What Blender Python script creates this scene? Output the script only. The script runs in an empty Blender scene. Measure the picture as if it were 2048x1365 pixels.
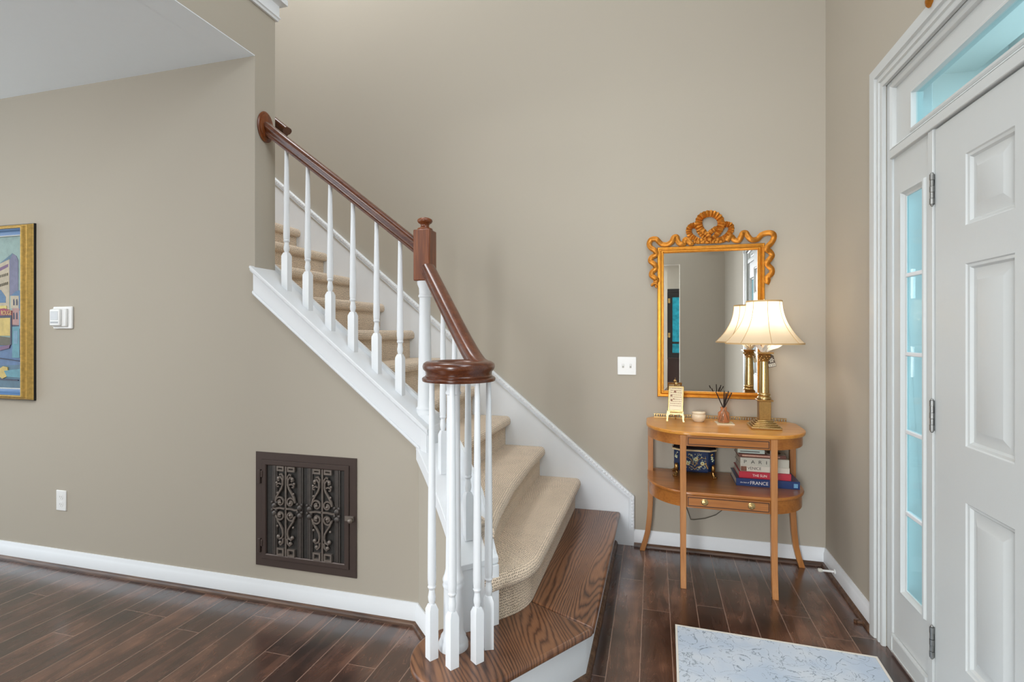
import bpy, bmesh, math, random
from mathutils import Vector, Matrix
PI = math.pi
random.seed(7)
sc = bpy.context.scene
COL = sc.collection

# ------------------------------------------------------------------ camera, world, lights, exposure
F_PX, HORIZON, EYE = 1036.0, 666.0, 1.34
YAW = math.atan2(284, F_PX)
cam_d = bpy.data.cameras.new('camera'); cam = bpy.data.objects.new('camera', cam_d); COL.objects.link(cam)
cam_d.sensor_width = 36.0; cam_d.lens = 36.0 * F_PX / 2048.0
cam_d.shift_y = -(682.5 - HORIZON) / 2048.0
cam_d.clip_start = 0.02
cam.location = (0, 0, EYE); cam.rotation_euler = (PI / 2, 0, YAW)
sc.camera = cam
sc.view_settings.view_transform = 'Standard'; sc.view_settings.look = 'None'
sc.view_settings.gamma = 1.0; sc.view_settings.use_curve_mapping = False
sc.view_settings.exposure = 0.26

w = bpy.data.worlds.new('sky'); sc.world = w; w.use_nodes = True
bg = w.node_tree.nodes['Background']
bg.inputs[0].default_value = (0.80, 0.91, 1.0, 1); bg.inputs[1].default_value = 2.0
sd = bpy.data.lights.new('sun', 'SUN'); sd.energy = 4.6; sd.angle = 0.02; sd.color = (1.0, 0.97, 0.92)
so = bpy.data.objects.new('sun', sd); COL.objects.link(so); so.location = (3, -4, 6)
so.rotation_euler = Vector((0.03, 0.84, -0.54)).to_track_quat('-Z', 'Y').to_euler()      # low sun along the house front

def area_light(name, loc, target, sx, sy, power, color):
    d = bpy.data.lights.new(name, 'AREA'); d.shape = 'RECTANGLE'; d.size = sx; d.size_y = sy
    d.energy = power; d.color = color
    o = bpy.data.objects.new(name, d); COL.objects.link(o); o.location = loc
    o.rotation_euler = (Vector(target) - Vector(loc)).to_track_quat('-Z', 'Y').to_euler()
    return o
area_light('upper_foyer_window', (0.90, 0.55, 3.7), (-2.0, 1.7, 2.0), 1.7, 1.5, 62, (0.84, 0.925, 1.0))
area_light('foyer_overhead_fill', (-0.3, 1.0, 5.1), (-0.3, 1.2, 0), 1.6, 1.6, 18, (0.97, 0.98, 1.0))  # added overhead fill for the foyer, no fixture hangs here
area_light('living_room_fill', (-3.4, -1.0, 1.45), (-2.6, 2.2, 1.75), 3.2, 2.2, 16, (0.93, 0.97, 1.0))  # added fill panel in front of a closed wall, no window opening
area_light('living_room_floor_fill', (-3.3, -0.2, 2.70), (-2.9, 0.6, 0), 1.3, 1.3, 74, (0.98, 0.99, 1.0))  # invented source, added to brighten the floor on the left
area_light('upper_stair_fill', (-2.3, 2.3, 5.2), (-1.9, 3.0, 1.5), 1.2, 1.2, 46, (0.97, 0.98, 1.0))  # added to lift the upper back wall and the stairs
area_light('behind_camera_fill', (-1.25, -4.2, 1.5), (0.3, 3.0, 0.5), 1.3, 1.9, 180, (0.93, 0.97, 1.0))  # added fill from behind the camera for table, risers and lower walls
area_light('dining_room_fill', (-1.6, -2.6, 2.6), (-1.2, -2.8, 0), 1.2, 1.2, 30, (1.0, 0.97, 0.92))  # unseen lamp added to light the dining room reflected in the mirror

# ------------------------------------------------------------------ helpers
def lin(c):
    def f(v):
        v /= 255.0
        return v / 12.92 if v <= 0.04045 else ((v + 0.055) / 1.055) ** 2.4
    return (f(c[0]), f(c[1]), f(c[2]), 1.0)

_c, _s = math.cos(YAW), math.sin(YAW)
def _ray(u, v):
    a = (u - 1024) / F_PX; b = -(v - HORIZON) / F_PX
    return (a * _c - _s, a * _s + _c, b)
def on_wall(u, v, Y):          # photo pixel -> (x, z) on the real plane y = Y
    d = _ray(u, v); t = Y / d[1]
    return (d[0] * t, EYE + d[2] * t)

class MB:
    def __init__(s): s.v = []; s.f = []; s.m = []
    def add(s, verts, faces, mi=0):
        o = len(s.v); s.v += [tuple(p) for p in verts]
        for f in faces: s.f.append([i + o for i in f]); s.m.append(mi)
        return s
    def box(s, x0, x1, y0, y1, z0, z1, mi=0):
        v = [(x, y, z) for z in (z0, z1) for y in (y0, y1) for x in (x0, x1)]
        return s.add(v, [(0, 2, 3, 1), (4, 5, 7, 6), (0, 1, 5, 4), (2, 6, 7, 3), (0, 4, 6, 2), (1, 3, 7, 5)], mi)
    def obox(s, c, half, rz=0, mi=0, rot=None):
        M = rot if rot is not None else Matrix.Rotation(rz, 3, 'Z')
        v = [Vector(c) + M @ Vector((x * half[0], y * half[1], z * half[2])) for z in (-1, 1) for y in (-1, 1) for x in (-1, 1)]
        return s.add(v, [(0, 2, 3, 1), (4, 5, 7, 6), (0, 1, 5, 4), (2, 6, 7, 3), (0, 4, 6, 2), (1, 3, 7, 5)], mi)
    def prism(s, poly, lo, hi, axis='z', mi=0):
        def mk(a, b, t):
            return (a, b, t) if axis == 'z' else ((a, t, b) if axis == 'y' else (t, a, b))
        n = len(poly)
        v = [mk(a, b, lo) for a, b in poly] + [mk(a, b, hi) for a, b in poly]
        f = [tuple(range(n))[::-1], tuple(range(n, 2 * n))] + [(i, (i + 1) % n, n + (i + 1) % n, n + i) for i in range(n)]
        return s.add(v, f, mi)
    def loft(s, rows, mi=0, closed_row=False, closed_col=False, caps=False):
        n = len(rows[0]); R = len(rows); v = [p for r in rows for p in r]; f = []
        for i in range(R if closed_col else R - 1):
            for j in range(n if closed_row else n - 1):
                a, b = i * n + j, i * n + (j + 1) % n
                c_, d = ((i + 1) % R) * n + (j + 1) % n, ((i + 1) % R) * n + j
                f.append((a, b, c_, d))
        if caps and closed_row:
            f.append(tuple(range(n))[::-1]); f.append(tuple(range((R - 1) * n, R * n)))
        return s.add(v, f, mi)
    def lathe(s, prof, cx, cy, seg=24, mi=0, mod=None, z0=0, caps=True):
        rows = []
        for r, z in prof:
            row = []
            for k in range(seg):
                a = 2 * PI * k / seg
                rr = r * (mod(a, z) if mod else 1)
                row.append((cx + rr * math.cos(a), cy + rr * math.sin(a), z + z0))
            rows.append(row)
        return s.loft(rows, mi, closed_row=True, caps=caps)
    def sweep(s, path, section, up=(0, 0, 1), closed=False, mi=0, scales=None, ups=None, caps=True):
        P = [Vector(p) for p in path]; n = len(P); rows = []
        for i in range(n):
            if closed: t = (P[(i + 1) % n] - P[i - 1])
            elif i == 0: t = P[1] - P[0]
            elif i == n - 1: t = P[-1] - P[-2]
            else: t = (P[i + 1] - P[i]).normalized() + (P[i] - P[i - 1]).normalized()
            t.normalize()
            u0 = Vector(ups[i]) if ups else Vector(up)
            side = t.cross(u0)
            if side.length < 1e-5: side = t.cross(Vector((1, 0.01, 0)))
            side.normalize(); u1 = side.cross(t).normalized()
            k = scales[i] if scales else 1.0
            ka, kb = k if isinstance(k, tuple) else (k, k)
            rows.append([tuple(P[i] + side * (a * ka) + u1 * (b * kb)) for a, b in section])
        return s.loft(rows, mi, closed_row=True, closed_col=closed, caps=caps and not closed)
    def tube(s, path, r, seg=8, closed=False, mi=0, up=(0.13, 0.21, 0.97), scales=None):
        sec = [(r * math.cos(2 * PI * k / seg), r * math.sin(2 * PI * k / seg)) for k in range(seg)]
        return s.sweep(path, sec, up, closed, mi, scales)
    def ball(s, c, r, sx=1, sy=1, sz=1, seg=12, mi=0):
        rows = []
        for i in range(1, seg // 2 + 1):
            a = PI * (i - .5) / (seg // 2)
            rows.append([(c[0] + r * sx * math.sin(a) * math.cos(2 * PI * k / seg), c[1] + r * sy * math.sin(a) * math.sin(2 * PI * k / seg), c[2] + r * sz * math.cos(a)) for k in range(seg)])
        return s.loft(rows, mi, closed_row=True, caps=True)
    def mould(s, path, prof, mapf, closed=False, mi=0, caps=True):
        # path: 2-D polyline in a plane; prof: (offset to the left of travel, height out of the plane); mitred corners
        n = len(path); rows = []
        P = [Vector(p) for p in path]
        def nrm(a, b):
            d = (b - a).normalized(); return Vector((-d.y, d.x))
        for i in range(n):
            if closed or 0 < i < n - 1:
                n1 = nrm(P[i - 1], P[i]); n2 = nrm(P[i], P[(i + 1) % n]); m = (n1 + n2); m = m / max(0.2, m.dot(n1))
            elif i == 0: m = nrm(P[0], P[1])
            else: m = nrm(P[-2], P[-1])
            rows.append([mapf(P[i].x + m.x * a, P[i].y + m.y * a, b) for a, b in prof])
        return s.loft(rows, mi, closed_row=True, closed_col=closed, caps=caps and not closed)
    def build(s, name, mats, parent=None, origin=None, smooth=35, bevel=0, bseg=2):
        me = bpy.data.meshes.new(name)
        if parent is not None:
            r = parent
            L = Vector(r.location)
            while r.parent is not None:
                r = r.parent; L = L + Vector(r.location)
        else: L = Vector(origin) if origin else Vector((0, 0, 0))
        me.from_pydata([tuple(Vector(p) - L) for p in s.v], [], s.f)
        ms = mats if isinstance(mats, (list, tuple)) else [mats]
        for m in ms: me.materials.append(m)
        for p, i in zip(me.polygons, s.m): p.material_index = i
        bm = bmesh.new(); bm.from_mesh(me)
        bmesh.ops.remove_doubles(bm, verts=bm.verts, dist=2e-5)
        bmesh.ops.recalc_face_normals(bm, faces=bm.faces)
        bm.to_mesh(me); bm.free()
        if smooth:
            me.shade_smooth(); me.set_sharp_from_angle(angle=math.radians(smooth))
        o = bpy.data.objects.new(name, me); COL.objects.link(o)
        if parent is not None: o.parent = parent
        else: o.location = L
        if bevel:
            b = o.modifiers.new('bevel', 'BEVEL'); b.width = bevel; b.segments = bseg
            b.limit_method = 'ANGLE'; b.angle_limit = math.radians(35)
        return o

def thing(name, loc, label, cat, group=None):
    o = bpy.data.objects.new(name, None); COL.objects.link(o); o.location = loc
    o.empty_display_size = 0.05
    return tag(o, label, cat, group)
def tag(o, label, cat, group=None):
    o['label'] = label; o['category'] = cat
    if group: o['group'] = group
    return o
def struct(o, label, cat):
    o['kind'] = 'structure'; return tag(o, label, cat)

def text_part(name, body, size, org, ux, uy, mat, parent, extrude=0.0003, xs=1.0, align='LEFT'):
    cu = bpy.data.curves.new('lettering', 'FONT'); cu.body = body; cu.size = size; cu.extrude = 0.0
    cu.align_x = align
    tmp = bpy.data.objects.new('lettering', cu); COL.objects.link(tmp)
    bpy.context.view_layer.update()
    dg = bpy.context.evaluated_depsgraph_get()
    me = bpy.data.meshes.new_from_object(tmp.evaluated_get(dg))
    bpy.data.objects.remove(tmp); bpy.data.curves.remove(cu)
    ux = Vector(ux).normalized(); uy = Vector(uy).normalized(); n = ux.cross(uy)
    L = Vector((0, 0, 0)); r = parent
    while r is not None: L = L + Vector(r.location); r = r.parent
    for v in me.vertices:
        v.co = Vector(org) + ux * (v.co.x * xs) + uy * v.co.y + n * extrude - L
    me.materials.clear(); me.materials.append(mat)
    o = bpy.data.objects.new(name, me); COL.objects.link(o); o.parent = parent
    return o

# ------------------------------------------------------------------ materials
def new_mat(name):
    m = bpy.data.materials.new(name); m.use_nodes = True
    return m, m.node_tree.nodes, m.node_tree.links, m.node_tree.nodes['Principled BSDF']
def plain(name, c, rough=0.5, metal=0.0, var=0.06, vscale=30, bump=0.0, bscale=200, spec=0.5, coat=0.0):
    m, N, K, B = new_mat(name)
    B.inputs['Roughness'].default_value = rough; B.inputs['Metallic'].default_value = metal
    B.inputs['Specular IOR Level'].default_value = spec; B.inputs['Coat Weight'].default_value = coat
    B.inputs['Coat Roughness'].default_value = 0.15
    tc = N.new('ShaderNodeTexCoord'); nz = N.new('ShaderNodeTexNoise'); nz.inputs['Scale'].default_value = vscale
    nz.inputs['Detail'].default_value = 4
    K.new(tc.outputs['Object'], nz.inputs['Vector'])
    mx = N.new('ShaderNodeMix'); mx.data_type = 'RGBA'
    L = lin(c); mx.inputs[6].default_value = tuple(x * (1 - var) for x in L[:3]) + (1,)
    mx.inputs[7].default_value = tuple(min(1, x * (1 + var)) for x in L[:3]) + (1,)
    K.new(nz.outputs['Fac'], mx.inputs[0]); K.new(mx.outputs[2], B.inputs['Base Color'])
    if bump:
        n2 = N.new('ShaderNodeTexNoise'); n2.inputs['Scale'].default_value = bscale; K.new(tc.outputs['Object'], n2.inputs['Vector'])
        bp = N.new('ShaderNodeBump'); bp.inputs['Strength'].default_value = bump; bp.inputs['Distance'].default_value = 0.002
        K.new(n2.outputs['Fac'], bp.inputs['Height']); K.new(bp.outputs['Normal'], B.inputs['Normal'])
    return m
def wood(name, dark, mid, light, rz=0.0, along='y', rough=0.3, across=55.0, dist=1.0, coat=0.0, fine=0.5):
    m, N, K, B = new_mat(name)
    B.inputs['Roughness'].default_value = rough; B.inputs['Coat Weight'].default_value = coat; B.inputs['Coat Roughness'].default_value = 0.15
    tc = N.new('ShaderNodeTexCoord'); mp = N.new('ShaderNodeMapping'); mp.inputs['Rotation'].default_value = (0, 0, rz)
    K.new(tc.outputs['Object'], mp.inputs['Vector'])
    def nz(stretch, scale, detail):
        m2 = N.new('ShaderNodeMapping'); m2.inputs['Scale'].default_value = {'x': (stretch, 1, 1), 'y': (1, stretch, 1), 'z': (1, 1, stretch)}[along]
        K.new(mp.outputs['Vector'], m2.inputs['Vector'])
        n = N.new('ShaderNodeTexNoise'); n.inputs['Scale'].default_value = scale; n.inputs['Detail'].default_value = detail
        K.new(m2.outputs['Vector'], n.inputs['Vector']); return n.outputs['Fac']
    a_ = N.new('ShaderNodeMath'); a_.operation = 'MULTIPLY'; a_.inputs[1].default_value = 0.55 * dist; K.new(nz(.12, across * .7, 3), a_.inputs[0])
    b_ = N.new('ShaderNodeMath'); b_.operation = 'MULTIPLY_ADD'; b_.inputs[1].default_value = fine; K.new(nz(.03, across * 5, 4), b_.inputs[0]); K.new(a_.outputs[0], b_.inputs[2])
    c_ = N.new('ShaderNodeMath'); c_.operation = 'ADD'; c_.inputs[1].default_value = 0.5 - 0.275 * dist - fine * .5; K.new(b_.outputs[0], c_.inputs[0])
    cr = N.new('ShaderNodeValToRGB'); e = cr.color_ramp.elements
    e[0].position = 0.30; e[0].color = lin(dark); e[1].position = 0.72; e[1].color = lin(light)
    k = e.new(0.5); k.color = lin(mid)
    K.new(c_.outputs[0], cr.inputs[0]); K.new(cr.outputs[0], B.inputs['Base Color'])
    return m
def oak(name, line, mid, light, rz, rough=0.32, off=0.0):
    # rz turns the board so that its grain runs along local y; broad cathedral figure with dark growth lines
    m, N, K, B = new_mat(name)
    def math_(op, a, b=None, c=None):
        n = N.new('ShaderNodeMath'); n.operation = op
        for i, x in enumerate((a, b, c)):
            if x is None: continue
            if isinstance(x, (int, float)): n.inputs[i].default_value = x
            else: K.new(x, n.inputs[i])
        return n.outputs[0]
    B.inputs['Roughness'].default_value = rough; B.inputs['Coat Weight'].default_value = 0.2; B.inputs['Coat Roughness'].default_value = 0.15
    tc = N.new('ShaderNodeTexCoord'); mp = N.new('ShaderNodeMapping'); mp.inputs['Rotation'].default_value = (0, 0, rz); mp.inputs['Location'].default_value = (off, off * 1.7, 0)
    K.new(tc.outputs['Object'], mp.inputs['Vector'])
    sp = N.new('ShaderNodeSeparateXYZ'); K.new(mp.outputs['Vector'], sp.inputs[0])
    def nz(sx, sy, detail, z=0.0):
        cb = N.new('ShaderNodeCombineXYZ'); K.new(math_('MULTIPLY', sp.outputs[0], sx), cb.inputs[0]); K.new(math_('MULTIPLY', sp.outputs[1], sy), cb.inputs[1]); cb.inputs[2].default_value = z
        n = N.new('ShaderNodeTexNoise'); n.inputs['Scale'].default_value = 1.0; n.inputs['Detail'].default_value = detail; K.new(cb.outputs[0], n.inputs['Vector']); return n.outputs['Fac']
    warp = nz(4.6, 0.75, 1.0); wob = nz(26, 3, 2, 4.0); fine = nz(520, 16, 3, 8.0); tone = nz(4, 1.2, 2, 12.0)
    t = math_('ADD', math_('MULTIPLY', sp.outputs[0], 54.0), math_('ADD', math_('MULTIPLY', warp, 22.0), math_('MULTIPLY', wob, 1.8)))
    saw = math_('FRACT', t)
    ln = math_('POWER', math_('ABSOLUTE', math_('MULTIPLY_ADD', saw, 2.0, -1.0)), 2.2)
    v = math_('ADD', math_('MULTIPLY', ln, -0.40), math_('ADD', math_('MULTIPLY', fine, 0.5), math_('MULTIPLY', tone, 0.6)))
    cr = N.new('ShaderNodeValToRGB'); e = cr.color_ramp.elements
    e[0].position = 0.08; e[0].color = lin(line); e[1].position = 0.66; e[1].color = lin(light)
    k = e.new(0.36); k.color = lin(mid)
    K.new(v, cr.inputs[0]); K.new(cr.outputs[0], B.inputs['Base Color'])
    return m

WALL = (181, 173, 159)
M_wall = plain('wall_paint', WALL, 0.85, var=0.015, vscale=2, bump=0.05, bscale=400, spec=0.2)
M_ceil = plain('ceiling_paint', (242, 247, 250), 0.9, var=0.01, spec=0.2)
M_white = plain('white_trim_paint', (232, 235, 238), 0.38, var=0.01, spec=0.4)
M_door = plain('white_door_paint', (205, 208, 207), 0.4, var=0.01, bump=0.08, bscale=120, spec=0.4)
M_oakA = oak('oak_tread', (48, 28, 19), (104, 68, 47), (144, 100, 70), 0)
M_oakB = oak('oak_tread_diagonal', (46, 28, 20), (98, 64, 45), (138, 95, 66), math.radians(-34.5), off=.37)
M_rail = wood('mahogany_rail', (46, 19, 8), (86, 42, 20), (120, 70, 40), 0, 'x', 0.28, 60, .7, 0.35, 0.5)
M_raild = wood('mahogany_easing', (54, 24, 12), (94, 50, 29), (128, 76, 48), PI / 4, 'x', 0.30, 60, .7, 0.3, 0.5)
M_railz = wood('mahogany_post', (66, 26, 7), (114, 56, 20), (146, 84, 38), 0, 'z', 0.34, 60, .8, 0.1, 0.55)
M_shoe = wood('dark_shoe_wood', (40, 26, 18), (84, 58, 42), (126, 94, 68), 0, 'x', 0.4, 60, 1, 0.1)
M_table = wood('satinwood', (172, 106, 36), (206, 138, 54), (224, 160, 74), 0, 'x', 0.28, 26, .8, 0.4, 0.35)
M_tablev = wood('satinwood_leg', (148, 92, 46), (178, 118, 64), (196, 138, 80), 0, 'z', 0.32, 40, .8, 0.3, 0.3)
M_shelf = wood('satinwood_apron', (134, 78, 30), (168, 104, 45), (192, 127, 60), 0, 'x', 0.3, 30, .8, 0.35, 0.35)
M_inlay = plain('dark_inlay', (66, 36, 20), 0.35)
M_gold = plain('gilded_wood', (206, 140, 52), 0.36, 0.85, var=0.25, vscale=45, bump=0.15, bscale=150)
M_goldd = plain('antique_gilding', (186, 120, 44), 0.42, 0.8, var=0.35, vscale=60, bump=0.25, bscale=120)
M_goldf = plain('gold_leaf_frame', (204, 168, 92), 0.5, 0.35, var=0.45, vscale=55, bump=0.25, bscale=90)
M_brass = plain('antique_brass', (190, 163, 112), 0.27, 1.0, var=0.12, vscale=20)
M_brassd = plain('dull_brass', (164, 126, 74), 0.34, 0.95, var=0.3, vscale=120)
M_bronze = plain('bronze_paint', (76, 63, 58), 0.42, 0.3, var=0.06)
M_iron = plain('cast_iron', (126, 116, 108), 0.42, 0.45, var=0.3, vscale=60, bump=0.2, bscale=200)
M_ironm = plain('rib_iron', (84, 78, 74), 0.45, 0.4, var=0.3, vscale=60)
M_irond = plain('dark_iron', (58, 56, 54), 0.5, 0.3, var=0.3, vscale=80, bump=0.3, bscale=220)
M_black = plain('black_paint', (16, 15, 15), 0.5)
M_steel = plain('brushed_nickel', (150, 150, 148), 0.3, 1.0)
M_plastic = plain('white_plastic', (238, 238, 236), 0.35, var=0.005)
M_slot = plain('slot_grey', (188, 186, 180), 0.5)
M_cream = plain('cream_ceramic', (226, 208, 178), 0.25, coat=0.3)
M_paper = plain('paper_pages', (206, 198, 182), 0.8, var=0.1, vscale=300)

def mk_mirror():
    m, N, K, B = new_mat('mirror_glass'); B.inputs['Metallic'].default_value = 1; B.inputs['Roughness'].default_value = 0.0
    B.inputs['Base Color'].default_value = (0.93, 0.94, 0.93, 1); return m
M_mirror = mk_mirror()
def mk_glass(name, tint, rough=0.0):
    m, N, K, B = new_mat(name); out = N['Material Output']
    t = N.new('ShaderNodeBsdfTransparent'); t.inputs[0].default_value = tint
    g = N.new('ShaderNodeBsdfGlossy'); g.inputs['Roughness'].default_value = 0.02
    lw = N.new('ShaderNodeLayerWeight'); lw.inputs[0].default_value = 0.5
    pw = N.new('ShaderNodeMath'); pw.operation = 'POWER'; pw.inputs[1].default_value = 6; K.new(lw.outputs['Facing'], pw.inputs[0])
    fr = N.new('ShaderNodeMath'); fr.operation = 'MULTIPLY_ADD'; fr.inputs[1].default_value = 0.3; fr.inputs[2].default_value = 0.02; K.new(pw.outputs[0], fr.inputs[0])
    mx = N.new('ShaderNodeMixShader'); K.new(fr.outputs[0], mx.inputs[0]); K.new(t.outputs[0], mx.inputs[1]); K.new(g.outputs[0], mx.inputs[2])
    K.new(mx.outputs[0], out.inputs[0]); return m
M_glass = mk_glass('tinted_window_glass', (0.77, 0.925, 0.95, 1))
def mk_amber():
    m, N, K, B = new_mat('amber_glass'); B.inputs['Base Color'].default_value = lin((255, 200, 156))
    B.inputs['Roughness'].default_value = 0.05; B.inputs['Transmission Weight'].default_value = 0.85; B.inputs['IOR'].default_value = 1.3
    return m
M_amber = mk_amber()
def mk_shade():
    m, N, K, B = new_mat('shade_fabric'); out = N['Material Output']
    d = N.new('ShaderNodeBsdfDiffuse'); d.inputs[0].default_value = lin((236, 218, 186))
    t = N.new('ShaderNodeBsdfTranslucent'); t.inputs[0].default_value = lin((255, 246, 228))
    mx = N.new('ShaderNodeMixShader'); mx.inputs[0].default_value = 0.5
    K.new(d.outputs[0], mx.inputs[1]); K.new(t.outputs[0], mx.inputs[2]); K.new(mx.outputs[0], out.inputs[0]); return m
M_shade = mk_shade()
M_shtrim = plain('shade_trim', (206, 172, 122), 0.8)
M_bulb, _n, _k, _b = new_mat('lit_bulb'); _b.inputs['Emission Color'].default_value = (1, 0.90, 0.75, 1); _b.inputs['Emission Strength'].default_value = 29

def mk_floor():
    m, N, K, B = new_mat('dark_hardwood_planks')
    def math_(op, a, b=None, c=None):
        n = N.new('ShaderNodeMath'); n.operation = op
        for i, x in enumerate((a, b, c)):
            if x is None: continue
            if isinstance(x, (int, float)): n.inputs[i].default_value = x
            else: K.new(x, n.inputs[i])
        return n.outputs[0]
    tc = N.new('ShaderNodeTexCoord'); sp = N.new('ShaderNodeSeparateXYZ'); K.new(tc.outputs['Object'], sp.inputs[0])
    xs = math_('DIVIDE', math_('ADD', sp.outputs[0], 0.054), 0.127)
    ix = math_('FLOOR', xs); fx = math_('FRACT', xs)
    wn = N.new('ShaderNodeTexWhiteNoise'); wn.noise_dimensions = '1D'; K.new(ix, wn.inputs['W'])
    ys = math_('ADD', math_('DIVIDE', sp.outputs[1], 1.15), math_('MULTIPLY', wn.outputs['Value'], 3.0))
    iy = math_('FLOOR', ys); fy = math_('FRACT', ys)
    cb = N.new('ShaderNodeCombineXYZ'); K.new(ix, cb.inputs[0]); K.new(iy, cb.inputs[1])
    w2 = N.new('ShaderNodeTexWhiteNoise'); w2.noise_dimensions = '2D'; K.new(cb.outputs[0], w2.inputs['Vector'])
    # seams
    ex = math_('MINIMUM', fx, math_('SUBTRACT', 1.0, fx)); ey = math_('MINIMUM', fy, math_('SUBTRACT', 1.0, fy))
    sx = math_('LESS_THAN', ex, 0.015); sy = math_('LESS_THAN', ey, 0.0013)
    seam = math_('MAXIMUM', sx, sy)
    # grain
    cg = N.new('ShaderNodeCombineXYZ')
    K.new(math_('ADD', sp.outputs[0], math_('MULTIPLY', w2.outputs['Value'], 7.0)), cg.inputs[0])
    K.new(math_('MULTIPLY', sp.outputs[1], 0.16), cg.inputs[1]); K.new(math_('MULTIPLY', w2.outputs['Value'], 13.0), cg.inputs[2])
    g1 = N.new('ShaderNodeTexNoise'); g1.inputs['Scale'].default_value = 14; g1.inputs['Detail'].default_value = 5; g1.inputs['Distortion'].default_value = 1.2
    K.new(cg.outputs[0], g1.inputs['Vector'])
    g2 = N.new('ShaderNodeTexNoise'); g2.inputs['Scale'].default_value = 5; g2.inputs['Detail'].default_value = 2; K.new(tc.outputs['Object'], g2.inputs['Vector'])
    rings = math_('ABSOLUTE', math_('SINE', math_('MULTIPLY', g1.outputs['Fac'], 46.0)))
    thin = math_('MULTIPLY', math_('LESS_THAN', rings, 0.13), 0.13)
    v = math_('ADD', math_('MULTIPLY', g1.outputs['Fac'], 0.55), math_('MULTIPLY', w2.outputs['Value'], 0.22))
    v = math_('ADD', v, math_('MULTIPLY', g2.outputs['Fac'], 0.75)); v = math_('ADD', math_('SUBTRACT', v, 0.37), thin)
    cr = N.new('ShaderNodeValToRGB'); e = cr.color_ramp.elements
    e[0].position = 0.16; e[0].color = lin((34, 20, 15)); e[1].position = 0.8; e[1].color = lin((144, 101, 78))
    k = e.new(0.45); k.color = lin((78, 49, 37))
    K.new(v, cr.inputs[0])
    mx = N.new('ShaderNodeMix'); mx.data_type = 'RGBA'; K.new(math_('MULTIPLY', seam, 0.9), mx.inputs[0]); K.new(cr.outputs[0], mx.inputs[6]); mx.inputs[7].default_value = lin((150, 120, 104))
    K.new(mx.outputs[2], B.inputs['Base Color'])
    K.new(math_('MULTIPLY_ADD', g1.outputs['Fac'], 0.22, 0.16), B.inputs['Roughness'])
    B.inputs['Coat Weight'].default_value = 0.7; B.inputs['Coat IOR'].default_value = 1.75; B.inputs['Coat Roughness'].default_value = 0.2
    bp = N.new('ShaderNodeBump'); bp.inputs['Strength'].default_value = 0.25; bp.inputs['Distance'].default_value = 0.002
    K.new(math_('SUBTRACT', math_('MULTIPLY', g1.outputs['Fac'], 0.5), seam), bp.inputs['Height']); K.new(bp.outputs['Normal'], B.inputs['Normal'])
    return m
M_floor = mk_floor()
def mk_carpet():
    m, N, K, B = new_mat('looped_carpet')
    def math_(op, a, b=None):
        n = N.new('ShaderNodeMath'); n.operation = op
        for i, x in enumerate((a, b)):
            if x is None: continue
            if isinstance(x, (int, float)): n.inputs[i].default_value = x
            else: K.new(x, n.inputs[i])
        return n.outputs[0]
    B.inputs['Roughness'].default_value = 0.95; B.inputs['Specular IOR Level'].default_value = 0.1
    B.inputs['Sheen Weight'].default_value = 0.25
    tc = N.new('ShaderNodeTexCoord'); sp = N.new('ShaderNodeSeparateXYZ'); K.new(tc.outputs['Object'], sp.inputs[0])
    mp = N.new('ShaderNodeMapping'); mp.inputs['Scale'].default_value = (1 / .0085, 1 / .0105, 1); K.new(tc.outputs['UV'], mp.inputs[0])
    vo = N.new('ShaderNodeTexVoronoi'); vo.voronoi_dimensions = '2D'; vo.inputs['Scale'].default_value = 1.0; vo.inputs['Randomness'].default_value = 0.35; K.new(mp.outputs[0], vo.inputs['Vector'])
    ns = N.new('ShaderNodeTexNoise'); ns.inputs['Scale'].default_value = 14; ns.inputs['Detail'].default_value = 3; K.new(tc.outputs['Object'], ns.inputs['Vector'])
    h = math_('ADD', math_('MULTIPLY', ns.outputs['Fac'], 0.3), math_('MINIMUM', math_('MULTIPLY', vo.outputs['Distance'], 1.35), 0.6))
    cr = N.new('ShaderNodeValToRGB'); e = cr.color_ramp.elements
    e[0].position = 0.22; e[0].color = lin((92, 77, 62)); e[1].position = 0.68; e[1].color = lin((228, 208, 184))
    K.new(h, cr.inputs[0]); K.new(cr.outputs[0], B.inputs['Base Color'])
    bp = N.new('ShaderNodeBump'); bp.inputs['Strength'].default_value = 0.7; bp.inputs['Distance'].default_value = 0.004
    K.new(h, bp.inputs['Height']); K.new(bp.outputs['Normal'], B.inputs['Normal'])
    return m
M_carpet = mk_carpet()
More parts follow.
